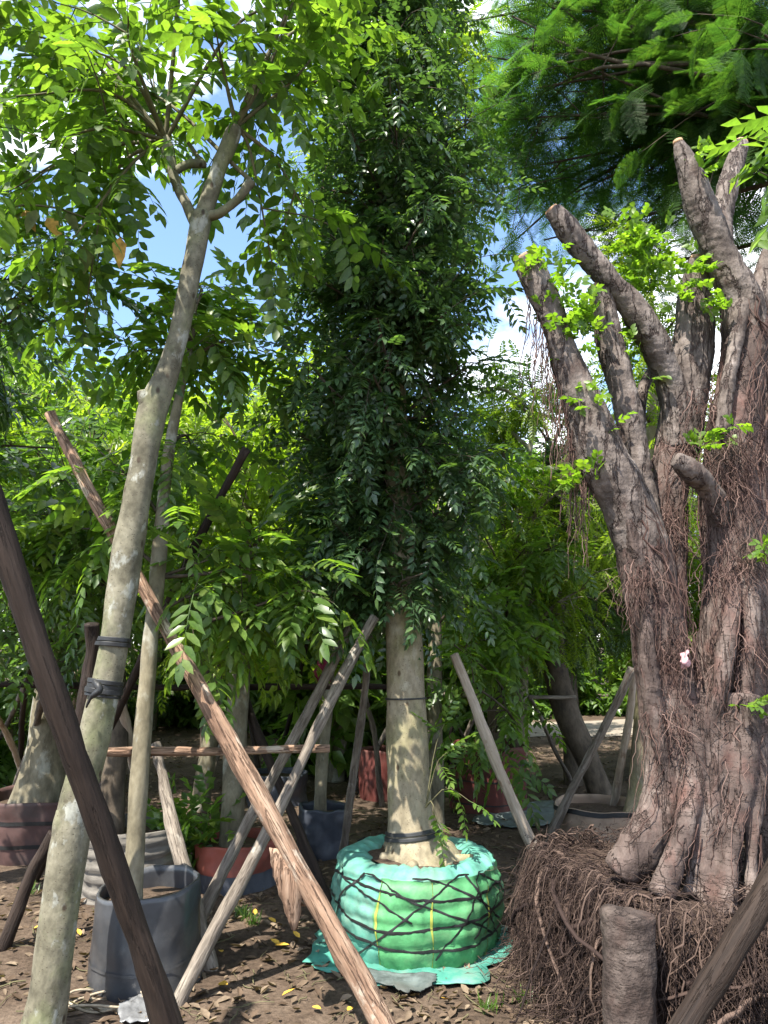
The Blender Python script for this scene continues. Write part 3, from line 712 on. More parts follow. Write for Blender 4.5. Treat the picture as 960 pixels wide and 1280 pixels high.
limbs = [
 [(806, 690, 3.58, 29), (782, 622, 3.55, 29), (752, 575, 3.52, 28), (735, 530, 3.5, 27), (715, 470, 3.47, 25), (692, 400, 3.44, 23), (668, 345, 3.42, 19), (657, 322, 3.41, 16)],
 [(815, 690, 3.66, 18), (803, 610, 3.66, 16), (788, 530, 3.66, 16), (770, 450, 3.66, 17), (757, 395, 3.66, 18), (750, 360, 3.66, 17)],
 [(848, 560, 3.82, 22), (842, 500, 3.78, 19), (828, 450, 3.72, 18), (792, 388, 3.66, 16), (745, 332, 3.6, 14), (705, 282, 3.56, 12), (690, 263, 3.55, 10)],
 [(848, 570, 3.85, 25), (858, 480, 3.84, 24), (866, 400, 3.82, 21), (870, 350, 3.8, 17), (875, 322, 3.76, 13)],
 [(934, 440, 3.72, 30), (925, 378, 3.7, 24), (902, 328, 3.66, 20), (884, 280, 3.63, 18), (866, 230, 3.6, 16), (852, 192, 3.58, 12), (848, 178, 3.58, 7)],
 [(905, 335, 3.7, 14), (900, 275, 3.76, 13), (912, 225, 3.8, 12), (926, 180, 3.84, 10)],
 [(936, 430, 3.76, 22), (948, 370, 3.8, 18), (970, 310, 3.84, 15), (985, 250, 3.86, 13)],
 [(905, 650, 3.6, 16), (888, 612, 3.5, 13), (866, 592, 3.42, 12), (842, 574, 3.37, 9)],
 [(903, 540, 3.56, 9), (912, 470, 3.57, 10), (924, 405, 3.62, 11), (930, 350, 3.68, 10)],
 [(808, 640, 3.9, 12), (800, 560, 3.95, 9), (800, 500, 3.98, 8), (818, 455, 4.0, 7)],
]
for i, c in enumerate(limbs):
    pts, rad = rs(c)
    lm = remeshed('limb', [tube(pts, rad, 14, 40, lump=.38, seed=i * 5.7)], .0115, M_FICTOP, .013, fig)
    if i not in (7, 8, 9):
        t = unit(pts[-1] - pts[-2]); V, Fc = tube([pts[-1] - t * .01, pts[-1] + t * .012], [rad[-1] * .93, rad[-1] * .82], 14, rough=.004)
        add('cut_end', V, Fc, M_CUT, lm)
# root strands clinging to the trunk
def rootmat(name, a, b, c):
    m, nt, bs, out = newmat(name)
    at = nt.nodes.new('ShaderNodeAttribute'); at.attribute_name = 'rnd'
    r = ramp(nt, [(0, a), (.5, b), (1, c)]); nt.links.new(at.outputs['Fac'], r.inputs['Fac']); nt.links.new(r.outputs['Color'], bs.inputs['Base Color'])
    bs.inputs['Roughness'].default_value = .85; bs.inputs['Specular IOR Level'].default_value = .2
    return m
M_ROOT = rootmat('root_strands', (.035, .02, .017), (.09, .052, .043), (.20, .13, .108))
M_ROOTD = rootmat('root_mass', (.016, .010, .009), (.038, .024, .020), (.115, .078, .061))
r_ = np.random.default_rng(21)
paths, radii = [], []
for ci, cnt in ((0, 60), (1, 12), (2, 12), (3, 8), (4, 8), (7, 80), (8, 30), (9, 50), (10, 10), (11, 10)):
    pts, rad = rs(cols[ci]); A = resample(np.column_stack([pts, rad]), 60)
    for q in range(cnt):
        s = r_.integers(5, 45); ln = r_.integers(10, 26); idx = np.clip(np.linspace(s, s + ln, 14), 0, 59).astype(int)[::-1]
        th = r_.uniform(math.pi, 2 * math.pi) + np.cumsum(r_.normal(0, .16, 14))
        k = 1.02 + .1 * np.abs(np.cumsum(r_.normal(0, .25, 14))) * r_.random()
        c = A[idx, :3]; rr = (A[idx, 3] + .006) * k
        p = c + np.stack([np.cos(th) * rr, np.sin(th) * rr, np.zeros(14)], -1)
        p[:, 2] = np.linspace(A[idx[0], 2], A[idx[-1], 2], 14) + np.cumsum(r_.normal(0, .006, 14))
        paths.append(p); radii.append(np.linspace(1, .5, 14) * r_.choice([.0014, .002, .0032, .006], p=[.45, .33, .16, .06]))
# mats of fine roots at the collars
for px, py, Y, spread, cnt in ((838, 645, 3.66, .055, 90), (905, 590, 3.5, .07, 130), (795, 715, 3.44, .05, 80), (845, 800, 3.46, .055, 80), (930, 690, 3.45, .07, 80), (885, 500, 3.6, .05, 60), (840, 890, 3.46, .05, 60), (925, 550, 3.5, .07, 80), (862, 560, 3.66, .05, 60), (900, 720, 3.46, .04, 40), (930, 800, 3.46, .06, 50)):
    for q in range(cnt):
        b = P(px, py, Y) + r_.normal(0, spread, 3) * np.array([1, .35, .9]); d = unit(np.array([r_.normal(0, .5), r_.normal(-.1, .2), -1]))
        p = b + np.cumsum(np.vstack([np.zeros(3), np.tile(d, (13, 1)) * r_.uniform(.006, .022) + r_.normal(0, .006, (13, 3))]), 0)
        paths.append(p); radii.append(np.linspace(1, .4, 14) * r_.choice([.0011, .0018, .003], p=[.5, .35, .15]))
# the dry beard on the outer side of the first limb
pts, rad = rs(limbs[0]); A = resample(np.column_stack([pts, rad]), 40)
for q in range(120):
    i = r_.integers(10, 32); b = A[i, :3] + np.array([-A[i, 3] * r_.uniform(.6, 1.05), -.03 * r_.random(), -.03]); ln = r_.uniform(.15, .55)
    z = np.linspace(0, 1, 14); p = b + np.stack([-.06 * z * r_.random() + np.cumsum(r_.normal(0, .006, 14)), np.cumsum(r_.normal(0, .006, 14)), -z * ln], -1)
    paths.append(p); radii.append(np.linspace(1, .5, 14) * r_.uniform(.0012, .003))
V, Fc, A_ = strands(np.array(paths), np.array(radii), 4)
add('aerial_roots', V, Fc, M_ROOT, fig, True, {'rnd': A_}, kind='stuff')
# the root ball: dark earth core and hanging tangle
RC = np.array([1.56, 3.68]); RR = .86; RH = .50
V = []; n_, m_ = 60, 16
for b in range(m_):
    for a in range(n_):
        th = 2 * math.pi * a / n_; u = b / (m_ - 1)
        rr = RR * (.80 + .06 * math.sin(3 * th) + .2 * mnoise.noise((math.cos(th) * 2, math.sin(th) * 2, u * 2))) * (1 if u < .7 else math.cos((u - .7) / .3 * 1.45))
        V.append((RC[0] + rr * math.cos(th), RC[1] + rr * math.sin(th), -.03 + RH * min(1, u / .75) + .04 * mnoise.noise((math.cos(th) * 5 * rr, math.sin(th) * 5 * rr, u * 5))))
ii = np.arange(m_ - 1)[:, None] * n_; j = np.arange(n_)[None]; k = (j + 1) % n_
M_EARTH = plain('root_earth', (.055, .038, .03), .95, .4, 20, .8, .03, .1)
add('root_ball', V, [np.stack([ii + j, ii + k, ii + n_ + k, ii + n_ + j], -1).reshape(-1, 4)], M_EARTH, fig, True)
K = 13; paths, radii = [], []
for q in range(4600):
    th = r_.uniform(math.pi * .7, 2 * math.pi + .5); r0 = RR * (r_.uniform(.84, 1.03) + .06 * math.sin(th * 5)); h0 = r_.uniform(.22, .57)
    s = np.linspace(0, 1, K); ln = r_.uniform(.35, 1.0); free = r_.random() < .12
    rad_ = r0 - .10 * (1 - s) ** 3 + .02 * np.sin(s * 3.1) + s ** 3 * r_.uniform(-.06, .12); thv = th + np.cumsum(r_.normal(0, .014, K)) + s * r_.normal(0, .10 if not free else .35)
    z = h0 + .04 * np.sin(np.minimum(1, s * 3) * 3.1) - s ** 1.25 * h0 * ln + np.cumsum(r_.normal(0, .004, K))
    paths.append(np.stack([RC[0] + rad_ * np.cos(thv) + np.cumsum(r_.normal(0, .003, K)), RC[1] + rad_ * np.sin(thv), np.maximum(z, .008 + .02 * r_.random())], -1))
    radii.append(np.linspace(1, .45, K) * r_.choice([.0011, .0018, .003, .005, .009], p=[.42, .34, .16, .06, .02]))
for q in range(900):   # tangle lying on top
    th = r_.uniform(0, 6.283); r0 = RR * math.sqrt(r_.random()) * .95; b = np.array([RC[0] + r0 * math.cos(th), RC[1] + r0 * math.sin(th), RH + r_.uniform(-.03, .06)])
    az = r_.uniform(0, 6.283) + np.cumsum(r_.normal(0, .3, K)); st = r_.uniform(.01, .03)
    p = b + np.stack([np.cumsum(np.cos(az)) * st, np.cumsum(np.sin(az)) * st, np.cumsum(r_.normal(0, .007, K))], -1)
    rr = np.hypot(p[:, 0] - RC[0], p[:, 1] - RC[1]); p[:, 2] -= np.maximum(0, rr - RR * .85) * 1.6
    p[:, 2] = np.maximum(p[:, 2], .01); paths.append(p); radii.append(np.linspace(1, .5, K) * r_.choice([.0013, .002, .0035, .009], p=[.45, .35, .16, .04]))
for q in range(700):   # roots run out over the soil
    th = r_.uniform(math.pi * .7, math.pi * 1.75); r0 = RR * r_.uniform(.8, 1.0); s = np.linspace(0, 1, K)
    rad_ = r0 + s * r_.uniform(.08, .34); thv = th + np.cumsum(r_.normal(0, .03, K))
    z = .02 + (1 - s) ** 2 * r_.uniform(.03, .22) + np.abs(np.cumsum(r_.normal(0, .006, K)))
    paths.append(np.stack([RC[0] + rad_ * np.cos(thv), RC[1] + rad_ * np.sin(thv), z], -1)); radii.append(np.linspace(1, .5, K) * r_.choice([.0012, .002, .004]))
for q in range(3400):   # hair roots matted through the mass
    th = r_.uniform(math.pi * .75, 2 * math.pi + .3); r0 = RR * r_.uniform(.9, 1.08); b = np.array([RC[0] + r0 * math.cos(th), RC[1] + r0 * math.sin(th), r_.uniform(.03, .58) * (1 if r0 < RR else .8)])
    dd = unit(np.array([r_.normal(0, .7), r_.normal(0, .5), -1.0 if r_.random() < .7 else r_.normal(0, 1)])); p = b + np.cumsum(np.tile(dd, (K, 1)) * r_.uniform(.004, .016) + r_.normal(0, .006, (K, 3)), 0)
    p[:, 2] = np.maximum(p[:, 2], .008); paths.append(p); radii.append(np.full(K, r_.uniform(.0005, .0011)))
for q in range(46):     # a few thick roots
    th = r_.uniform(math.pi * .8, 2 * math.pi + .2); s_ = np.linspace(0, 1, K); r0 = RR * r_.uniform(.78, .95); thv = th + s_ * r_.normal(0, .5); h0 = r_.uniform(.3, .52)
    rad_ = r0 + .14 * RR * np.sin(s_ * 2.4) + np.cumsum(r_.normal(0, .006, K)); z = h0 - s_ ** 1.6 * h0 * r_.uniform(.3, .95) + np.cumsum(r_.normal(0, .008, K))
    paths.append(np.stack([RC[0] + rad_ * np.cos(thv), RC[1] + rad_ * np.sin(thv), np.maximum(z, .02)], -1)); radii.append(np.linspace(1, .5, K) * r_.uniform(.009, .02))
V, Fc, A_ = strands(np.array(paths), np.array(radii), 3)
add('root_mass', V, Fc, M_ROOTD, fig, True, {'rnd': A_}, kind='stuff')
# the squared cut root standing in the mass
pts = [P(785, 1290, 2.87), P(787, 1215, 2.89), P(786, 1140, 2.91)]; pts[0][2] = -.02
remeshed('cut_root', [tube([pts[0], pts[1], pts[2]], [.094, .088, .092], 12, 24, lump=.16)], .0115, M_STUMP, .016, fig)
# sprouts on the cut limbs
tl_sp = [simple_spray(6, .07, .045, .026, True, s) for s in range(5)]
for cx, cy, Y, sx, sy, cnt in ((705, 395, 3.4, 26, 40, 60), (735, 400, 3.5, 14, 30, 34), (668, 338, 3.38, 20, 14, 20), (800, 300, 3.75, 32, 38, 70), (815, 345, 3.75, 36, 30, 50), (790, 430, 3.7, 20, 40, 20), (873, 205, 3.55, 10, 18, 14), (880, 330, 3.65, 24, 16, 18), (862, 360, 3.62, 22, 22, 16), (905, 545, 3.5, 12, 8, 10), (878, 560, 3.5, 8, 8, 6), (725, 595, 3.42, 26, 14, 14), (733, 500, 3.42, 22, 24, 14), (765, 535, 3.44, 10, 8, 8), (950, 690, 3.4, 10, 9, 10), (945, 885, 3.38, 8, 8, 8), (700, 330, 3.5, 8, 16, 8), (893, 380, 3.6, 16, 10, 10)):
    c = P(cx, cy, Y); pos = c + np.column_stack([r_.normal(0, sx * .55, cnt) * Y / F, r_.normal(0, .05, cnt), r_.normal(0, sy * .6, cnt) * Y / F])
    dirs = unit(r_.normal(0, .7, (cnt, 3)) + np.array([0, -.2, .5])); V, Fc, A = scatter(tl_sp, pos, dirs, unit(r_.normal(0, .4, (cnt, 3)) + np.array([0, 0, 1.])), r_.uniform(.6, 1.15, cnt))
    mb = MB(); mb.add(V, Fc, A['rnd'])
    st = c + np.array([0, .06, -sy * .5 * Y / F])
    Vt, Ft, At = strands(np.stack([np.linspace(st + r_.normal(0, .01, 3), p_, 4) for p_ in pos[:max(3, cnt // 4)]]), np.full((max(3, cnt // 4), 4), .0016), 3)
    mb.add(Vt, Ft, .1); mb.build('sprout', L_SPROUT, fig, kind='stuff')
# a scrap of pink and white plastic caught in the crotch
M_PINK = plain('pink_plastic', (.55, .32, .34), .4, .3, 60)
Vv, Fc = tube([P(853, 836, 3.42), P(857, 828, 3.4), P(855, 820, 3.41), P(861, 814, 3.42)], [.006, .017, .012, .007], 10, 16, rough=.022, freq=45)
tag(add('plastic_scrap', Vv, Fc, M_PINK, origin=P(858, 828, 3.36)), 'crumpled pink and white plastic scrap caught on the fig trunk', 'plastic scrap')

# ------------------------------------------------------------------ support poles, each its own thing
def pole(name, label, a, b, ra, rb, mat, group=None, sides=14, n=54, bend=.03, rough=.006, cat='pole'):
    a, b = np.asarray(a, dtype=float), np.asarray(b, dtype=float); L = np.linalg.norm(b - a)
    s = hash((round(float(a[0]), 2), round(float(b[2]), 2))) % 97
    t = np.linspace(0, 1, n); bx = bend * np.sin(t * math.pi) * math.sin(s) + .25 * bend * np.sin(t * 9 + s); by = .25 * bend * np.sin(t * 7 + s * 2)
    V, Fc = tube(np.column_stack([bx, by, t * L]), np.linspace(ra, rb, n), sides, None, rough=rough, freq=11, lump=.24, seed=float(s))
    o = bpy.data.objects.new(name, mesh_from(name, V, Fc, True)); COL.objects.link(o); o.data.materials.append(mat)
    q = Vector(b - a).to_track_quat('Z', 'Y'); o.rotation_mode = 'QUATERNION'; o.rotation_quaternion = q; o.location = tuple(a)
    ORG[o] = a; tag(o, label, cat, group); return o
def gp(px, py, dz=-.04): p = G(px, py); p[2] = dz; return p
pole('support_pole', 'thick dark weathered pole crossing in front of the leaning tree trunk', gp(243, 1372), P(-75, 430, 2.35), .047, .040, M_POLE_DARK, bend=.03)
pb = pole('support_pole', 'long reddish-brown pole with peeling bark leaning behind the pale leaning trunk', gp(496, 1300), P(62, 518, 3.78), .049, .026, M_POLE_BARK, rough=.011)
# torn bark hanging from it
def flake(name, pts, wd, mat, parent=None, label=None, cat=None):
    pts = [np.array(p) for p in pts]; c = resample(pts, 12); V = []
    for i, p in enumerate(c):
        w = np.interp(i / 11, np.linspace(0, 1, len(wd)), wd)
        for s in np.linspace(-1, 1, 7): V.append(p + np.array([s * w * (1 + .3 * mnoise.noise((i * .7, s * 2, 1))), -.3 * w * (1 - s * s) + .01 * mnoise.noise((i, s * 3, 5)), .02 * mnoise.noise((s * 5, i * .2, 3))]))
    V = np.array(V); n1 = len(V); V = np.vstack([V, V + np.array([0, .012, 0])])
    ii = np.arange(11)[:, None] * 7; j = np.arange(6)[None]; Qf = np.stack([ii + j, ii + j + 1, ii + 8 + j, ii + 7 + j], -1).reshape(-1, 4)
    rim = list(range(7)) + [7 * k + 6 for k in range(1, 12)] + [77 + k for k in range(5, -1, -1)] + [7 * k for k in range(10, 0, -1)]
    rim = np.array(rim); nx_ = np.roll(rim, -1)
    o = add(name, V, [Qf, Qf[:, ::-1] + n1, np.stack([rim, rim + n1, nx_ + n1, nx_], -1)], mat, origin=c[-1]); tag(o, label, cat); return o
flake('bark_slab', [P(344, 1060, 3.36), P(358, 1092, 3.34), P(364, 1124, 3.34), P(368, 1162, 3.36)], [.026, .058, .050, .012], M_POLE_BARK, label='torn slab of shaggy brown bark hanging off the long peeling pole', cat='bark')
flake('bark_slab', [P(372, 1128, 3.44), P(384, 1133, 3.42), P(398, 1140, 3.42)], [.02, .022, .01], M_POLE_BARK, label='small curled bark strip beside the hanging bark slab', cat='bark')
pole('support_pole', 'front pole of two grey crossing poles propping the columnar tree', gp(216, 1262), P(469, 772, 4.12), .034, .027, M_POLE_GREY)
pole('support_pole', 'rear pole of two grey crossing poles propping the columnar tree', gp(226, 1185), P(447, 766, 4.35), .034, .026, M_POLE_GREY)
pole('support_pole', 'pale sun-bleached prop on the bare-rooted fig side of the columnar tree', gp(699, 1135), P(566, 818, 4.62), .040, .027, M_POLE_PALE)
pole('support_pole', 'thin upright grey pole just beside the columnar tree trunk', gp(424, 1075), P(463, 770, 4.75), .030, .024, M_POLE_GREY)
pole('support_pole', 'dark slanting pole behind the green root ball, under the crossing poles', gp(418, 1135), P(292, 830, 5.6), .034, .028, M_POLE_DARK)
pole('support_pole', 'short mottled stake with flaking bark behind the black grow bag', gp(268, 1216), P(193, 930, 4.5), .040, .030, M_POLE_GREY, rough=.012)
pole('support_pole', 'thin dark pole slanting up past the leaning trunk towards the foliage', gp(42, 1100), P(308, 562, 3.75), .030, .022, M_POLE_DARK)
pole('support_pole', 'crooked dark stake in front of the maroon grow bag', gp(-8, 1200), P(66, 1040, 4.1), .034, .030, M_POLE_DARK)
pole('support_pole', 'short broken dark stake tied behind the leaning trunk', P(98, 905, 3.52), P(114, 780, 3.5), .040, .032, M_POLE_DARK, rough=.014)
pole('support_pole', 'pale stake behind the sapling stem in the black grow bag', gp(196, 1060), P(150, 880, 4.9), .036, .03, M_POLE_PALE)
pole('support_pole', 'pale grey pole slanting from the soil up to the fig', gp(676, 1062), P(790, 836, 5.4), .034, .028, M_POLE_GREY)
pole('support_pole', 'steep pale pole standing in front of the cream planter', gp(757, 1042), P(793, 838, 5.7), .032, .026, M_POLE_PALE)
pole('support_pole', 'thin dry stick slanting beside the maroon square-edged grow bag', gp(718, 985), P(662, 872, 7.0), .024, .018, M_POLE_GREY)
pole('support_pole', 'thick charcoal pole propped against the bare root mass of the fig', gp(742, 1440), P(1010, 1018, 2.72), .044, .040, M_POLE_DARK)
for i, (a, b) in enumerate((((8, 1010), (60, 850)), ((42, 1000), (-20, 860)), ((25, 990), (38, 830)), ((-20, 960), (50, 820)), ((68, 1000), (95, 840)))):
    pole('support_pole', 'thin grey stake around the stout trunk in the banded maroon bag', gp(*a), P(*b, 5.2 + .3 * i), .028, .022, [M_POLE_GREY, M_POLE_PALE, M_POLE_DARK][i % 3], 'stakes around the stout potted trunk')
for i, (a, b) in enumerate((((478, 1010), (455, 860)), ((545, 1020), (575, 880)), ((440, 985), (510, 860)), ((345, 960), (385, 800)), ((250, 1010), (300, 850)), ((330, 990), (300, 820)), ((560, 960), (620, 830)))):
    pole('support_pole', 'thin far stake among the shaded potted trees', gp(*a), P(*b, 6.8 + .35 * i), .030, .022, [M_POLE_GREY, M_POLE_DARK][i % 2], 'far stakes among the potted trees')
pole('rail', 'horizontal bamboo rail lashed low between the sapling stem and crossing poles', P(128, 941, 3.75), P(412, 936, 4.0), .022, .020, M_POLE_BARK, bend=.012, cat='rail')
pole('rail', 'long thin dark rail running behind the props at chest height', P(-40, 856, 5.4), P(492, 860, 5.5), .024, .022, M_POLE_DARK, bend=.03, cat='rail')
pole('rail', 'thin rail behind the columnar trunk by the far bags', P(540, 868, 7.4), P(720, 872, 7.5), .024, .02, M_POLE_GREY, bend=.02, cat='rail')
Vv, Fc = tube(resample([P(170, 930, 3.74), P(178, 935, 3.7), P(186, 944, 3.74), P(178, 940, 3.8), P(171, 936, 3.76)], 16), np.full(16, .012), 6, rough=.004, freq=30)
tag(add('lashing', Vv, Fc, M_STRAP, origin=P(178, 936, 3.74)), 'black rubber lashing where the low rail meets the sapling stem', 'lashing')

# ------------------------------------------------------------------ grow bags and planters
def bag(label, c, r0, r1, h, mat, band=None, ribs=0, wob=.03, soil=True, name='grow_bag', group=None, cat='grow bag', thick=.012, tilt=0):
    c = np.array([c[0], c[1], -.02 if len(c) < 3 else c[2]]); t = thing(name, label, cat, c, group); n_, m_ = 64, 22
    def rr(th, u):
        r = r0 + (r1 - r0) * u + wob * mnoise.noise((math.cos(th) * 1.7 + c[0], math.sin(th) * 1.7, u * 1.6)) + wob * .35 * mnoise.noise((math.cos(th) * 5, math.sin(th) * 5 + c[1], u * 5))
        if ribs: r += .010 * math.sin(u * ribs * 6.283)
        return r
    V = []
    zt = lambda th: tilt * math.sin(th * 1 + 1) + .5 * wob * mnoise.noise((math.cos(th) * 2, math.sin(th) * 2, c[0]))
    for b in range(m_):
        for a in range(n_):
            th = 6.28318 * a / n_; u = b / (m_ - 1); r = rr(th, u); V.append((c[0] + r * math.cos(th), c[1] + r * math.sin(th), c[2] + u * (h + zt(th))))
    for b in range(8):
        for a in range(n_):
            th = 6.28318 * a / n_; u = 1 - b / 7 * .5; r = rr(th, u) - thick; V.append((c[0] + r * math.cos(th), c[1] + r * math.sin(th), c[2] + u * (h + zt(th)) + (.002 if b == 0 else 0)))
    ii = np.arange(m_ + 7)[:, None] * n_; j = np.arange(n_)[None]; k = (j + 1) % n_
    add('shell', V, [np.stack([ii + j, ii + k, ii + n_ + k, ii + n_ + j], -1).reshape(-1, 4)], mat, t, True)
    if soil:
        V = [(c[0], c[1], c[2] + h * .86)]
        for fr in (.5, 1.0):
            for a in range(n_):
                th = 6.28318 * a / n_; r = (rr(th, .8) - thick * .4) * fr; V.append((c[0] + r * math.cos(th), c[1] + r * math.sin(th), c[2] + h * (.84 if fr < 1 else .79) + .01 * mnoise.noise((r * 9 * math.cos(th), r * 9 * math.sin(th), 1))))
        j = np.arange(n_); k = (j + 1) % n_
        add('soil', V, [np.stack([j * 0, 1 + j, 1 + k], -1), np.stack([1 + j, 1 + n_ + j, 1 + n_ + k, 1 + k], -1)], M_SOIL, t, True)
    for (u0, u1, bm) in band or ():
        V = []
        for u in (u0, (u0 + u1) / 2, u1):
            for a in range(n_): th = 6.28318 * a / n_; r = rr(th, u) + .006; V.append((c[0] + r * math.cos(th), c[1] + r * math.sin(th), c[2] + u * (h + zt(th))))
        ii = np.arange(2)[:, None] * n_; j = np.arange(n_)[None]; k = (j + 1) % n_
        add('band', V, [np.stack([ii + j, ii + k, ii + n_ + k, ii + n_ + j], -1).reshape(-1, 4)], bm, t, True)
    return t
M_BLACKBAG = plain('black_bag', (.040, .042, .046), .36, .4, 5, .25, .01, .5, dirt=(.10, .095, .09))
M_MAROON = plain('maroon_bag', (.115, .032, .026), .6, .3, 6, .3, .01, .3, dirt=(.07, .04, .032))
M_MAROON2 = plain('dull_maroon_bag', (.085, .048, .043), .6, .3, 6, .3, .01, .3, dirt=(.05, .045, .042))
M_RED = plain('red_bag', (.24, .062, .042), .6, .25, 6, .3, .01, .3, dirt=(.12, .06, .045))
M_GREYPOT = plain('grey_planter', (.16, .145, .125), .8, .35, 9, .4, .01, .2, stretch=(1, 1, 4), dirt=(.08, .07, .06))
M_CREAM = plain('cream_planter', (.34, .25, .18), .85, .3, 8, .4, .01, .2, dirt=(.2, .13, .09))
M_BLUEBLK = plain('slate_bag', (.035, .04, .052), .5, .5, 6, .3, .01, .4, dirt=(.08, .085, .1))
cb = G(170, 1238); bag('black plastic grow bag holding a thin sapling by the leaning tree', (cb[0], cb[1] + .12), .265, .235, .44, M_BLACKBAG, band=[(.30, .33, M_BLACKBAG)], wob=.018, tilt=.02)
BAG1 = np.array([cb[0], cb[1] + .12, 0])
c = G(25, 1082); bag('wide dull maroon grow bag banded with black, holding a stout trunk', (c[0], c[1] + .4), .43, .46, .44, M_MAROON2, band=[(.30, .36, M_STRAP), (.66, .72, M_STRAP)]); BAG2 = np.array([c[0] + .15, c[1] + .4, 0])
c = G(140, 1138); bag('low grey ribbed planter behind the leaning tree', (c[0], c[1] + .3), .29, .31, .44, M_GREYPOT, ribs=6, wob=.02, name='planter', cat='planter'); BAG3 = np.array([c[0], c[1] + .3, 0])
c = G(283, 1120); bag('brick-red grow bag with leafy plant behind the crossing poles', (c[0], c[1] + .25), .27, .27, .30, M_RED, band=[(.05, .45, M_BLUEBLK)]); BAG4 = np.array([c[0], c[1] + .25, 0])
c = G(402, 1075); bag('slate-black grow bag with a pale slim trunk', (c[0], c[1] + .25), .20, .20, .34, M_BLUEBLK); BAG5 = np.array([c[0], c[1] + .25, 0])
c = G(618, 1026); bag('tall maroon grow bag standing behind the pale sun-bleached prop', (c[0], c[1] + .42), .36, .37, .62, M_MAROON, band=[(.20, .22, M_STRAP), (.52, .54, M_STRAP), (.74, .76, M_STRAP)], wob=.025); BAG6 = np.array([c[0], c[1] + .42, 0])
c = G(480, 1005); bag('narrow maroon grow bag partly behind the columnar trunk', (c[0], c[1] + .3), .24, .25, .50, M_MAROON); BAG7 = np.array([c[0], c[1] + .3, 0])
c = G(770, 1075); bag('cream and maroon planter behind the fig trunk', (c[0], c[1] + .36), .34, .35, .34, M_CREAM, band=[(.0, .38, M_MAROON2), (.9, 1.0, M_STRAP)], name='planter', cat='planter'); BAG8 = np.array([c[0], c[1] + .36, 0])
c = G(340, 1010); bag('far dark grow bag in deep shade beyond the low rail', (c[0], c[1] + .3), .30, .30, .30, M_BLUEBLK); BAG9 = np.array([c[0], c[1] + .3, 0])

# ------------------------------------------------------------------ trees growing around
tl_big = [compound(.34, 6, .115, .046, True, 58, .35, seed=40 + s, alt=True) for s in range(5)]
tl_bigf = [compound(.36, 6, .115, .048, False, 58, .35, seed=50 + s, alt=True) for s in range(5)]
tl_fine = [compound(.27, 8, .064, .026, False, 64, .35, seed=60 + s) for s in range(5)]
tl_shrub = [simple_spray(7, .3, .20, .085, False, 70 + s) for s in range(5)]
def ell(n, cz, rx, rz, r, fill=.45):
    d = unit(r.normal(size=(n, 3))); k = (fill + (1 - fill) * r.random(n)) ** .8
    return d * k[:, None] * np.array([rx, rx, rz]) + np.array([0, 0, cz])
def tree_proto(name, h, cz, rx, rz, nlimb, subs, nleaf, tpl, lmat, bmat, tr, seed, sublen=.6, sag=.1, droop=.3):
    r = np.random.default_rng(seed); t = thing(name, '', 'tree'); top = cz + rz * .55
    tp = [np.array([0, 0, -.1]), np.array([r.normal(0, .06), r.normal(0, .06), h * .3]), np.array([r.normal(0, .12), r.normal(0, .12), cz]), np.array([r.normal(0, .2), r.normal(0, .2), top])]
    V, Fc = tube(tp, [tr * 1.25, tr, tr * .6, tr * .2], 12, 40, rough=.01, lump=.12, seed=seed); add('trunk', V, Fc, bmat, t, True)
    T = resample(tp, 40); targ = ell(nlimb, cz, rx, rz, r)
    anch = []
    for b in targ:
        zz_ = np.clip(b[2] - r.uniform(.3, .9) * np.hypot(b[0], b[1]), h * .3, top); anch.append(T[np.argmin(abs(T[:, 2] - zz_))])
    br, p, d, u = grow(None, None, anch, targ, subs, sublen, nleaf, droop, sag, r, tr * .32, .2)
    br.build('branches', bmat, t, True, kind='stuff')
    V, Fc, A = scatter(tpl, p, d, u, r.uniform(.75, 1.15, len(p))); add('crown', V, Fc, lmat, t, attrs=A, kind='stuff')
    return t
protos = {
 'broad': tree_proto('broadleaf_tree', 5.0, 3.3, 1.55, 1.7, 28, 6, 6, tl_bigf, L_BROAD, M_BG, .085, 101),
 'broad2': tree_proto('broadleaf_tree', 5.0, 3.2, 1.45, 1.9, 28, 6, 6, tl_bigf, L_YEL, M_BG, .08, 102),
 'fine': tree_proto('fine_leaved_tree', 5.0, 3.2, 1.4, 1.9, 30, 8, 7, tl_fine, L_YEL, M_BG, .08, 103, .5),
 'dark': tree_proto('dense_dark_tree', 5.0, 3.35, 1.5, 1.8, 30, 8, 7, tl_fine, L_DARK, M_BGDARK, .10, 104, .5),
 'shrub': tree_proto('leafy_shrub', 1.4, .75, .75, .62, 14, 6, 5, tl_shrub, L_BROAD, M_BG, .03, 105, .32),
 'shrub2': tree_proto('leafy_shrub', 1.4, .7, .8, .6, 14, 6, 6, tl_fine, L_DARK, M_BG, .03, 106, .32),
}
LAB = {
 'broad': ('mid-green broadleaf tree in the planting behind the props', 'tree', 'mid-green trees behind the props'),
 'broad2': ('sunlit yellow-green broadleaf tree in the planting behind the props', 'tree', 'yellow-green broadleaf trees behind the props'),
 'fine': ('bright lime tree with fine pinnate leaves behind the columnar tree', 'tree', 'lime fine-leaved trees'),
 'dark': ('dense dark green tree with fine leaves closing the back of the plot', 'tree', 'dark trees closing the plot'),
 'shrub': ('big-leaved green shrub in the undergrowth between the potted trees', 'shrub', 'big-leaved undergrowth shrubs'),
 'shrub2': ('dark fine-leaved shrub in the shaded undergrowth', 'shrub', 'dark undergrowth shrubs'),
}
used = set()
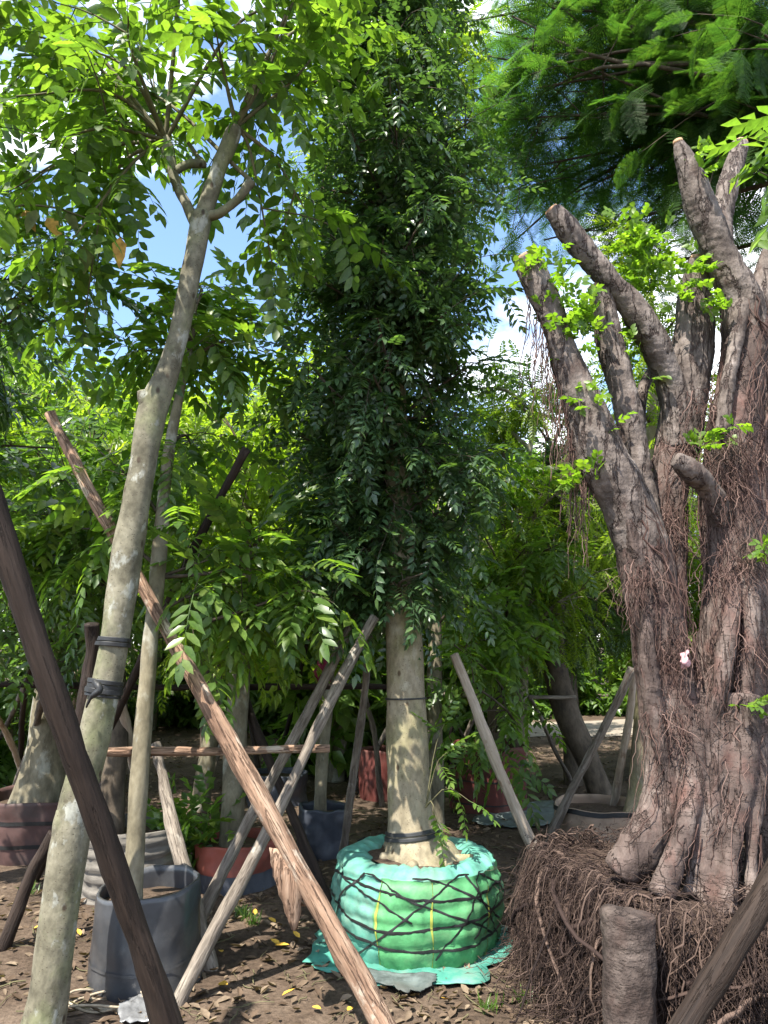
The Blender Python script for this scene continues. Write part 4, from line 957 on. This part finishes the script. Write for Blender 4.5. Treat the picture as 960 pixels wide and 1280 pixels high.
def plant(kind, x, y, s=1.0, sz=None, label=None, group=None):
    p = protos[kind]
    if kind in used: o = copy_tree(p)
    else: o = p; used.add(kind)
    o.location = (x, y, 0); o.rotation_euler = (0, 0, random.uniform(0, 6.28)); o.scale = (s, s, sz or s)
    lb, ct, gr = LAB[kind]
    o['label'] = label or lb; o['category'] = ct
    if label:
        if 'group' in o: del o['group']
    else: o['group'] = gr
    return o
NAMED_DONE = []
NAMED = ['mid-green broadleaf tree behind the banded maroon grow bag', 'yellow-green broadleaf tree behind the leaning trunk', 'yellow-green broadleaf tree behind the brick-red grow bag',
 'yellow-green broadleaf tree behind the slate-black grow bag', 'bright lime tree showing between the columnar tree and the fig', 'dark fine-leaved tree behind the leaning mossy trunk',
 'lime tree mostly hidden behind the columnar crown', 'yellow-green broadleaf tree seen between the fig limbs', 'dark fine-leaved tree behind the fig trunk']
for kind, x, y, s, sz in (
 ('broad', -4.6, 6.6, 1.0, .95), ('broad2', -3.3, 8.3, 1.05, 1.0), ('broad2', -1.75, 7.4, .9, .88), ('broad2', -.55, 8.8, 1.0, .95),
 ('fine', 1.25, 7.4, .92, .9), ('dark', 2.1, 8.6, .85, .8), ('fine', .35, 10.2, 1.1, 1.0), ('broad2', 3.4, 9.6, .9, .82), ('dark', 5.2, 8.0, 1.0, 1.0),
 ('dark', -5.6, 10.5, 1.3, 1.25), ('dark', -2.6, 11.5, 1.25, 1.15), ('broad', -1.0, 12.2, 1.25, 1.2), ('broad', 1.6, 11.8, 1.15, 1.0), ('dark', -7.6, 12.5, 1.5, 1.5),
 ('broad2', 6.8, 11.2, 1.15, 1.1), ('fine', -4.2, 13.6, 1.4, 1.35), ('dark', 2.7, 16.8, 1.3, 1.0), ('broad2', 5.0, 18.5, 1.5, 1.15), ('dark', 8.0, 17.5, 1.6, 1.3),
 ('dark', -1.5, 16.5, 1.6, 1.45), ('broad', -5.5, 18, 1.7, 1.6), ('dark', -10, 17, 1.8, 1.7), ('dark', .8, 19.5, 1.7, 1.35), ('broad', 11, 15, 1.6, 1.3),
 ('dark', 6.6, 24, 2.2, 1.5), ('dark', 3, 25, 2.2, 1.5), ('dark', -3.5, 24, 2.2, 1.8), ('broad', -8.5, 24, 2.2, 2.0), ('dark', 12, 23, 2.2, 1.7), ('dark', -14, 22, 2.3, 2.1)):
    i_ = len(NAMED_DONE); NAMED_DONE.append(1)
    lb = NAMED[i_] if i_ < len(NAMED) else None; o = plant(kind, x, y, s, sz, lb)
    if lb is None:
        row = 'second row of the planting' if y < 15 else 'far row at the back of the plot'
        nm = {'broad': 'mid-green broadleaf tree', 'broad2': 'yellow-green broadleaf tree', 'fine': 'lime fine-leaved tree', 'dark': 'dense dark green tree'}[kind]
        o['label'] = nm + ' standing in the ' + row; o['group'] = nm + 's in the ' + row
for i in range(34):
    y = 8.2 + i * .42 + rng.uniform(-.3, .3); x = rng.uniform(-.62, .62) * y
    if 12 < y < 15.2 and x > .8: x = -abs(x)
    if .17 < x / y < .40 and y < 16: continue
    plant(['shrub', 'shrub2'][i % 2] if i % 3 else 'shrub', x, y, rng.uniform(.8, 1.45))
for x in np.linspace(1.5, 12, 9): tag(plant('shrub', x, 16.0 + .12 * x + rng.uniform(-.3, .4), rng.uniform(1.0, 1.5)), 'big-leaved green shrub lining the far side of the sandy path', 'shrub', 'shrubs lining the sandy path')

def potted(name, label, base, ctrl, mat, tpl, lmat, targets, subs, nleaf, sublen, seed, limb_r=.018, nsep=0, droop=.3, group=None, leafscale=1.0):
    """a particular tree: trunk through pixel controls, limbs to targets"""
    r = np.random.default_rng(seed); base = np.array([base[0], base[1], max(base[2], 0)]) if len(base) > 2 else np.array([base[0], base[1], 0])
    t = thing(name, label, 'tree', base, group)
    pts = [P(a, b, Y) for a, b, Y, q in ctrl]; rad = [R(q, a, b, Y) for a, b, Y, q in ctrl]
    V, Fc = tube(pts, rad, 16, 70, rough=.006, lump=.12, seed=seed); add('trunk', V, Fc, mat, t, True)
    if not len(targets): return t
    T = resample(pts, 60); anch = []
    for b in targets:
        zz_ = b[2] - r.uniform(.2, .7) * np.hypot(*(b[:2] - T[-1, :2])); anch.append(T[np.argmin(abs(T[:, 2] - zz_))])
    br, p, d, u = grow(None, None, anch, targets, subs, sublen, nleaf, droop, .1, r, limb_r, .15)
    br.build('branches', M_BGDARK, t, True, kind='stuff'); s = r.uniform(.75, 1.12, len(p)) * leafscale
    if nsep:
        a, b = split_near(p, nsep); place_leaves(t, leaf_meshes(tpl, lmat), p[a], d[a], u[a], s[a])
    else: b = np.arange(len(p))
    if len(b): V, Fc, A = scatter(tpl, p[b], d[b], u[b], s[b]); add('crown', V, Fc, lmat, t, attrs=A, kind='stuff')
    return t
# sapling in the black bag
tg = [P(*q) for q in ((235, 420, 3.9), (330, 440, 4.1), (260, 700, 3.9), (330, 690, 4.0), (390, 720, 4.2), (300, 760, 4.1), (240, 560, 4.3), (160, 440, 4.1), (120, 560, 4.3), (90, 660, 4.4), (240, 350, 4.2)  )]
potted('sapling', 'slim pinnate-leaved sapling rising from the black plastic grow bag', BAG1, [(165, 1150, 3.62, 12), (172, 1000, 3.66, 11.5), (184, 850, 3.72, 10), (198, 700, 3.8, 9), (212, 560, 3.9, 7), (236, 440, 4.0, 4), (246, 380, 4.0, 2)], M_BG, tl_big, L_BROAD, np.array(tg), 5, 5, .36, 31, .012, 250)
# the tree just outside the frame whose boughs hang in at the side
tg = [P(*q) for q in ((20, 300, 3.6), (80, 290, 3.7), (120, 330, 3.8), (40, 370, 3.9), (-30, 340, 3.6), (90, 400, 4.2), (10, 440, 4.4), (70, 560, 4.6), (-60, 260, 3.6), (-90, 420, 4.0), (-130, 330, 4.2), (-40, 600, 4.6), (20, 640, 4.8), (-70, 200, 3.8), (110, 700, 5.0), (40, 780, 5.2))]
OVT = potted('overhanging_tree', 'dark-leaved tree whose drooping boughs carry yellowing leaves beside the leaning tree', P(-190, 1050, 4.6) * np.array([1, 1, 0]), [(-185, 1260, 4.6, 30), (-170, 900, 4.6, 22), (-130, 600, 4.5, 18), (-80, 400, 4.4, 12), (-50, 250, 4.3, 6)], M_BG, tl_big, L_DARK, np.array(tg), 4, 5, .42, 33, .016, 150, leafscale=.9)
tw = resample([P(-60, 300, 3.7), P(0, 262, 3.5), P(60, 258, 3.4), P(120, 278, 3.35), P(156, 300, 3.35)], 16)
V, Fc = tube(tw, np.linspace(.008, .003, 16), 5); add('bough_tip', V, Fc, M_TWIG, OVT, True)
M_OLDY = plain('leaf_ochre', (.40, .23, .045), .6, .4, 30); M_OLDG = plain('leaf_olive', (.10, .115, .03), .6, .4, 30)
for (px, py, Y), (dx, dy, dz), sc_, m_ in (((30, 262, 3.45), (.5, -.2, -.8), 1.0, M_OLDY), ((58, 272, 3.4), (.7, -.2, -.8), 1.15, M_OLDY), ((150, 296, 3.35), (.05, -.1, -1), 1.1, M_OLDY), ((112, 302, 3.35), (-.05, -.2, -1), 1.2, M_OLDG), ((46, 262, 3.4), (-.2, -.3, -1), 1.0, M_OLDG), ((20, 258, 3.45), (.1, -.3, -1), 1.0, M_OLDG), ((84, 264, 3.38), (.5, -.1, -.9), .9, M_OLDG)):
    V, Fc = leaflet(.145 * sc_, .062 * sc_, .35, .2); V = V @ frame(np.array([dx, dy, dz]), np.array([.2, -1., .2])).T + P(px, py, Y); o = add('old_leaf', V, [Fc], m_, OVT)
# stout potted trunk at the edge, and others
potted('stout_tree', 'stout flared grey trunk standing in the banded maroon grow bag', BAG2, [(40, 1040, 5.90, 38), (52, 985, 5.90, 30), (60, 930, 5.90, 24), (66, 860, 5.90, 20), (78, 760, 5.95, 16), (90, 640, 6.05, 10), (95, 560, 6.05, 6)], M_BG, tl_bigf, L_DARK, np.array([P(*q) for q in ((60, 640, 5.1), (130, 620, 5.3), (20, 700, 5.0), (110, 720, 5.0), (160, 700, 5.4), (40, 560, 5.4), (130, 540, 5.5), (10, 780, 5.2), (100, 780, 5.4))]), 4, 5, .45, 35)
potted('slender_tree', 'pale trunk growing from the brick-red grow bag with glossy leaves', BAG4, [(288, 1085, 5.17, 16), (292, 1000, 5.22, 15), (296, 900, 5.32, 14), (302, 800, 5.42, 12), (306, 700, 5.52, 9), (310, 600, 5.62, 5)], M_BG, tl_bigf, L_YEL, np.array([P(*q) for q in ((300, 640, 5.2), (360, 660, 5.4), (260, 620, 5.4), (340, 560, 5.4), (280, 520, 5.5), (400, 600, 5.6), (390, 760, 5.2), (330, 740, 5.0))]), 4, 5, .45, 36)
potted('slender_tree', 'slim pale trunk growing from the slate-black grow bag', BAG5, [(399, 1040, 5.92, 8), (402, 960, 5.97, 8), (408, 880, 6.02, 8), (415, 780, 6.12, 7), (420, 660, 6.22, 5), (422, 560, 6.22, 3)], M_BG, tl_bigf, L_YEL, np.array([P(*q) for q in ((420, 580, 5.6), (390, 480, 5.8), (360, 560, 5.8), (340, 450, 6.0), (440, 680, 5.8), (400, 400, 6.0), (330, 520, 6.0))]), 4, 5, .45, 37)
potted('slender_tree', 'leafy tree in the tall maroon grow bag behind the pale prop', BAG6, [(618, 1000, 7.28, 12), (620, 900, 7.33, 11), (625, 800, 7.38, 10), (628, 680, 7.38, 7), (632, 560, 7.38, 4)], M_BGDARK, tl_big, L_BROAD, np.array([P(*q) for q in ((600, 800, 6.2), (620, 740, 6.2), (660, 680, 6.4), (600, 660, 6.3), (700, 680, 6.6), (640, 600, 6.5), (580, 860, 6.0), (560, 800, 5.6), (570, 840, 5.4))]), 5, 5, .4, 38)
potted('smooth_tree', 'smooth tan trunk growing from the cream and maroon planter', BAG8, [(796, 1050, 5.97, 26), (802, 1000, 6.02, 18), (806, 930, 6.02, 16), (810, 840, 6.02, 15), (812, 720, 6.02, 12), (815, 560, 6.02, 9), (820, 420, 6.02, 5)], M_CENT, tl_fine, L_YEL, np.array([P(*q) for q in ((790, 330, 5.3), (830, 300, 5.3), (800, 420, 5.4), (860, 380, 5.5), (770, 440, 5.4), (900, 470, 5.6), (840, 560, 5.5), (800, 640, 5.4))]), 6, 6, .35, 39)
potted('slender_tree', 'shaded trunk growing from the grey ribbed planter behind the leaning tree', BAG3, [(135, 1090, 4.95, 18), (140, 1000, 5.00, 16), (146, 900, 5.05, 14), (140, 780, 5.15, 12), (132, 640, 5.25, 8)], M_BGDARK, tl_bigf, L_BROAD, np.array([P(*q) for q in ((120, 640, 4.8), (70, 600, 5.0), (190, 700, 5.0), (100, 760, 4.7), (60, 700, 4.9), (30, 620, 5.2), (200, 620, 5.2))]), 4, 5, .45, 40)
potted('slender_tree', 'slim shaded trunk rising from the soil just behind the columnar trunk', P(546, 1040, 6.4) * np.array([1, 1, 0]), [(546, 1048, 6.4, 11), (543, 900, 6.4, 10), (545, 780, 6.4, 8), (550, 620, 6.5, 4)], M_BG, tl_bigf, L_BROAD, np.array([P(*q) for q in ((540, 640, 6.3), (590, 560, 6.6), (460, 760, 6.3), (580, 760, 6.3), (430, 700, 6.4))]), 4, 5, .45, 41)
potted('leaning_log', 'dark mossy trunk leaning in the shade behind the fig', G(752, 1003), [(756, 1006, 7.6, 15), (735, 950, 7.6, 15), (705, 880, 7.7, 16), (690, 800, 7.8, 15), (696, 700, 7.9, 13), (690, 560, 8.0, 9)], M_BGDARK, tl_fine, L_DARK, np.array([P(*q) for q in ((700, 560, 7.6), (640, 520, 7.8), (740, 600, 7.8), (720, 480, 8.0), (660, 460, 8.0), (650, 700, 7.6))]), 7, 8, .5, 42)
potted('lime_tree', 'tall slim tree with bright yellow-green crown rising behind the columnar tree', P(500, 1040, 6.4) * np.array([1, 1, 0]), [(500, 1048, 6.4, 11), (502, 800, 6.4, 9), (500, 500, 6.4, 8), (505, 250, 6.4, 6), (510, 60, 6.4, 4)], M_BG, tl_fine, L_YEL, np.array([P(*q) for q in ((430, 60, 6.2), (470, 120, 6.3), (520, 40, 6.2), (560, 90, 6.2), (605, 150, 6.4), (540, 180, 6.2), (480, 220, 6.4), (580, 20, 6.2), (415, 190, 6.3), (450, 290, 6.4), (570, 260, 6.5), (610, 60, 6.4), (400, 330, 6.6), (540, 330, 6.6), (500, -40, 6.2), (440, -20, 6.3), (560, -40, 6.2), (370, 300, 6.6))]), 7, 7, .5, 43)
potted('broad_bough_tree', 'young tree whose bough of large bright leaves reaches in above the fig', P(1330, 1370, 2.95) * np.array([1, 1, 0]), [(1330, 1372, 2.95, 15), (1290, 900, 2.98, 12), (1190, 500, 3.0, 9), (1020, 220, 3.0, 5)], M_BG, tl_shrub, L_BROAD, np.array([P(*q) for q in ((962, 165, 2.9), (950, 215, 2.95), (985, 130, 3.0), (1030, 180, 3.1), (1050, 100, 3.0))]), 2, 2, .12, 44, .008, leafscale=.62)
# leafy plant spilling over the brick-red bag
pr = np.array([G(262, 1075)[0], 5.08, .24]); t = thing('bushy_plant', 'low glossy green plant spilling from the brick-red grow bag', 'plant', pr)
r_ = np.random.default_rng(77); pos = pr + np.column_stack([r_.normal(0, .12, 46), r_.normal(0, .1, 46), np.abs(r_.normal(0, .12, 46))]); place_leaves(t, leaf_meshes(tl_shrub, L_BROAD), pos, unit(r_.normal(0, .7, (46, 3)) + np.array([0, -.1, .3])), unit(r_.normal(0, .3, (46, 3)) + np.array([0, 0, 1.])), r_.uniform(.45, .75, 46))

# ------------------------------------------------------------------ the feathery canopy reaching over from the side
CAN0 = np.array([4.6, 5.6, 0.0])
can = thing('feathery_tree', 'spreading tree with feathery twice-divided leaves arching over the fig', 'tree', CAN0)
tp = [np.array([4.6, 5.6, -.1]), np.array([4.5, 5.5, 2.0]), np.array([4.2, 5.2, 4.0]), np.array([3.6, 4.9, 5.4]), np.array([3.0, 4.7, 6.0])]
V, Fc = tube(tp, [.2, .17, .14, .11, .08], 14, 50, rough=.01, lump=.1); add('trunk', V, Fc, M_BGDARK, can, True)
tl_fe = [bipinnate(.36, 12, .11, 13, .0024, 80 + s) for s in range(4)]
tl_fef = [bipinnate(.36, 10, .11, 6, .0056, 90 + s) for s in range(3)]
tg = [P(*q) for q in ((900, 20, 5.0), (820, 30, 5.2), (730, 40, 5.2), (660, 60, 5.6), (700, 150, 5.6), (780, 130, 5.2), (870, 110, 5.0), (930, 130, 4.8), (640, 180, 6.2), (720, 240, 6.0), (800, 220, 5.8), (680, 300, 6.4), (760, 320, 6.4), (620, 260, 6.6), (950, 240, 5.6), (620, 40, 5.8), (950, 40, 4.4), (850, 170, 5.6), (1000, 140, 5.0), (1040, 20, 5.0), (760, -60, 5.0), (880, -80, 4.8), (660, -60, 5.4), (980, -120, 4.6), (1080, -60, 5.0), (960, 330, 6.2), (900, 300, 6.4), (840, 280, 6.2), (600, 110, 5.9), (570, 30, 5.8), (645, 130, 5.8), (590, 190, 6.4), (690, 10, 5.2), (620, -20, 5.6), (640, 20, 5.4), (670, 110, 5.4), (610, 70, 5.6), (655, 210, 6.0), (700, 80, 5.2), (750, 90, 5.2), (630, 150, 5.6), (600, 60, 6.8), (660, 30, 6.8), (720, 120, 7.0), (640, 240, 7.2), (700, 200, 7.0), (590, 240, 7.0), (760, 180, 7.0), (820, 120, 6.8), (680, 330, 7.2), (740, 280, 7.2), (800, 330, 7.2), (620, 320, 7.4), (880, 220, 7.0), (560, 110, 6.8))]
T = resample(tp, 50)[22:]; r_ = np.random.default_rng(12)
anch = [T[min(len(T) - 1, int(r_.integers(8, len(T))))] for _ in tg]
br, p, d, u = grow(None, None, anch, np.array(tg), 6, .7, 7, .22, .08, r_, .026, .1)
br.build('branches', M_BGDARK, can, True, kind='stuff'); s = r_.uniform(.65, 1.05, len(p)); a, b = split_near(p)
place_leaves(can, leaf_meshes(tl_fe, L_FEATH), p[a], d[a], u[a], s[a], 'frond')
V, Fc, A = scatter(tl_fef, p[b], d[b], u[b], s[b]); add('foliage', V, Fc, L_FEATH, can, attrs=A, kind='stuff')

# ------------------------------------------------------------------ loose things on the ground
M_SHEET = plain('dirty_sheet', (.13, .16, .15), .6, .4, 9, .4, .01, .3, dirt=(.09, .08, .07))
M_TEALD = plain('dirty_teal_sheet', (.06, .24, .185), .6, .4, 8, .5, .012, .3, dirt=(.17, .17, .145))
def sheet(name, label, outline, mat, z=.012, cat='plastic sheet', amp=.02, dz=0):
    o = np.array([G(*q) for q in outline]); c = o.mean(0); o = resample(np.vstack([o, o[:1]]), 61)[:-1]; o = c + (o - c) * (1 + .16 * np.array([mnoise.noise((i * .55, c[0] * 7, 1)) for i in range(60)]))[:, None]; V = [c + np.array([0, 0, .02])]
    for fr in (.3, .6, .85, 1.0):
        for i, q in enumerate(o):
            v = c + (q - c) * fr; V.append((v[0], v[1], hump(v[0], v[1]) + z + amp * (.5 + mnoise.noise((v[0] * 9, v[1] * 9, 2))) + amp * .4 * mnoise.noise((v[0] * 30, v[1] * 30, 7))))
    n_ = len(o); j = np.arange(n_); k = (j + 1) % n_; V = np.array(V); V[0, 2] = V[1:n_ + 1, 2].mean()
    Fq = np.concatenate([np.stack([1 + q * n_ + j, 1 + (q + 1) * n_ + j, 1 + (q + 1) * n_ + k, 1 + q * n_ + k], -1) for q in range(3)])
    n1 = len(V); V = np.vstack([V, V - np.array([0, 0, .004])]); tr = np.stack([j * 0, 1 + j, 1 + k], -1); e = 1 + 3 * n_
    ob = add(name, V, [tr, tr[:, ::-1] + n1, Fq, Fq[:, ::-1] + n1, np.stack([e + j, e + j + n1, e + k + n1, e + k], -1)], mat, origin=c, smooth=True); tag(ob, label, cat); return ob
sheet('plastic_sheet', 'crumpled teal plastic sheet spread under the green root ball', [(378, 1205), (400, 1168), (430, 1150), (600, 1150), (640, 1180), (600, 1222), (520, 1232), (470, 1230), (430, 1222)], M_TEALD)
sheet('plastic_sheet', 'dirty whitish torn sheet lying in front of the green root ball', [(450, 1216), (500, 1222), (548, 1224), (530, 1240), (505, 1248), (480, 1236), (430, 1226)], plain('white_sheet', (.085, .105, .10), .8, .6, 16, .9, dirt=(.06, .05, .04)), z=.026)
sheet('plastic_sheet', 'pale scrap of sheet on the soil by the tall maroon grow bag', [(655, 1010), (690, 1004), (706, 1022), (690, 1034), (648, 1040), (590, 1034)], M_SHEET, z=.015)
sheet('plastic_sheet', 'crumpled clear and white plastic beside the foot of the dark pole', [(150, 1262), (188, 1256), (204, 1282), (150, 1290)], plain('clear_plastic', (.15, .15, .15), .25, .5, 20, .5, spec=.6), amp=.04)
Vv = []
for q in range(3):
    t = np.linspace(0, 5.6, 30); c = G(128, 1262); Vv.append(c + np.column_stack([(.13 + .02 * q) * np.cos(t + q), (.06 + .012 * q) * np.sin(t + q), .02 + .012 * q + .01 * np.sin(t * 3)]))
mb = MB(); [mb.tube(v, np.full(30, .005), 6) for v in Vv]
tag(mb.build('rope_coil', plain('old_rope', (.30, .25, .18), .9, .3, 40), origin=G(128, 1262)), 'loose coil of old pale rope by the black grow bag', 'rope')
lf = leaflet(.15, .075, .5, -.25)
YL = [((273, 1235), .8, 'curled yellow leaf lying by the foot of the mottled stake'), ((362, 1185), .9, None), ((350, 1186), .7, None), ((375, 1176), .6, None), ((275, 1195), .6, None), ((352, 1250), .7, None), ((345, 1160), .6, None), ((390, 1262), .6, None), ((40, 1175), .6, None), ((100, 1182), .55, None), ((232, 1198), .6, None), ((318, 1150), .6, None), ((440, 1262), .55, None), ((560, 1250), .55, None)]
lme = mesh_from('fallen_leaf', lf[0], [lf[1]]); lme.materials.append(L_YFALL)
for i, ((px, py), s, lb) in enumerate(YL):
    o = bpy.data.objects.new('fallen_leaf', lme); COL.objects.link(o); g = G(px, py); o.location = (g[0], g[1], hump(g[0], g[1]) + .018); o.rotation_euler = (random.uniform(-.2, .2), random.uniform(-.3, .3), random.uniform(0, 6.28)); o.scale = (s * .6,) * 3
    tag(o, lb or 'small yellow leaf fallen on the dark soil', 'leaf', None if lb else 'small yellow leaves on the soil')
for px, py in ((305, 1152), (318, 1160), (298, 1148), (120, 1105), (655, 1250), (36, 1120), (610, 1262)):
    g = G(px, py); n = 26; a = rng.random(n) * 6.283; d_ = np.column_stack([np.cos(a) * .5, np.sin(a) * .5, np.ones(n)]); lv = leaflet(.075, .008, .3, .35)
    V, Fc, A = scatter([(lv[0], [lv[1]], {'rnd': np.full(8, .5)})], g + np.column_stack([rng.normal(0, .018, n), rng.normal(0, .018, n), np.full(n, hump(g[0], g[1]))]), d_, unit(rng.normal(size=(n, 3)) + np.array([0, -.5, .3])), rng.uniform(.5, 1.2, n))
    tag(add('grass_tuft', V, Fc, L_BROAD, attrs=A, origin=g), 'tiny green grass tuft sprouting from the bare soil', 'grass tuft', 'grass tufts on the bare soil')
M_CLOTH = plain('maroon_cloth', (.22, .02, .06), .8, .4, 50)
Vv, Fc = tube([P(405, 855, 6.0), P(404, 838, 6.0), P(407, 820, 6.0)], [.05, .075, .035], 12, 14, rough=.03, freq=14)
tag(add('cloth_bundle', Vv, Fc, M_CLOTH, origin=P(405, 855, 6.0)), 'crimson cloth bundle hung on the far rail in shade', 'cloth')
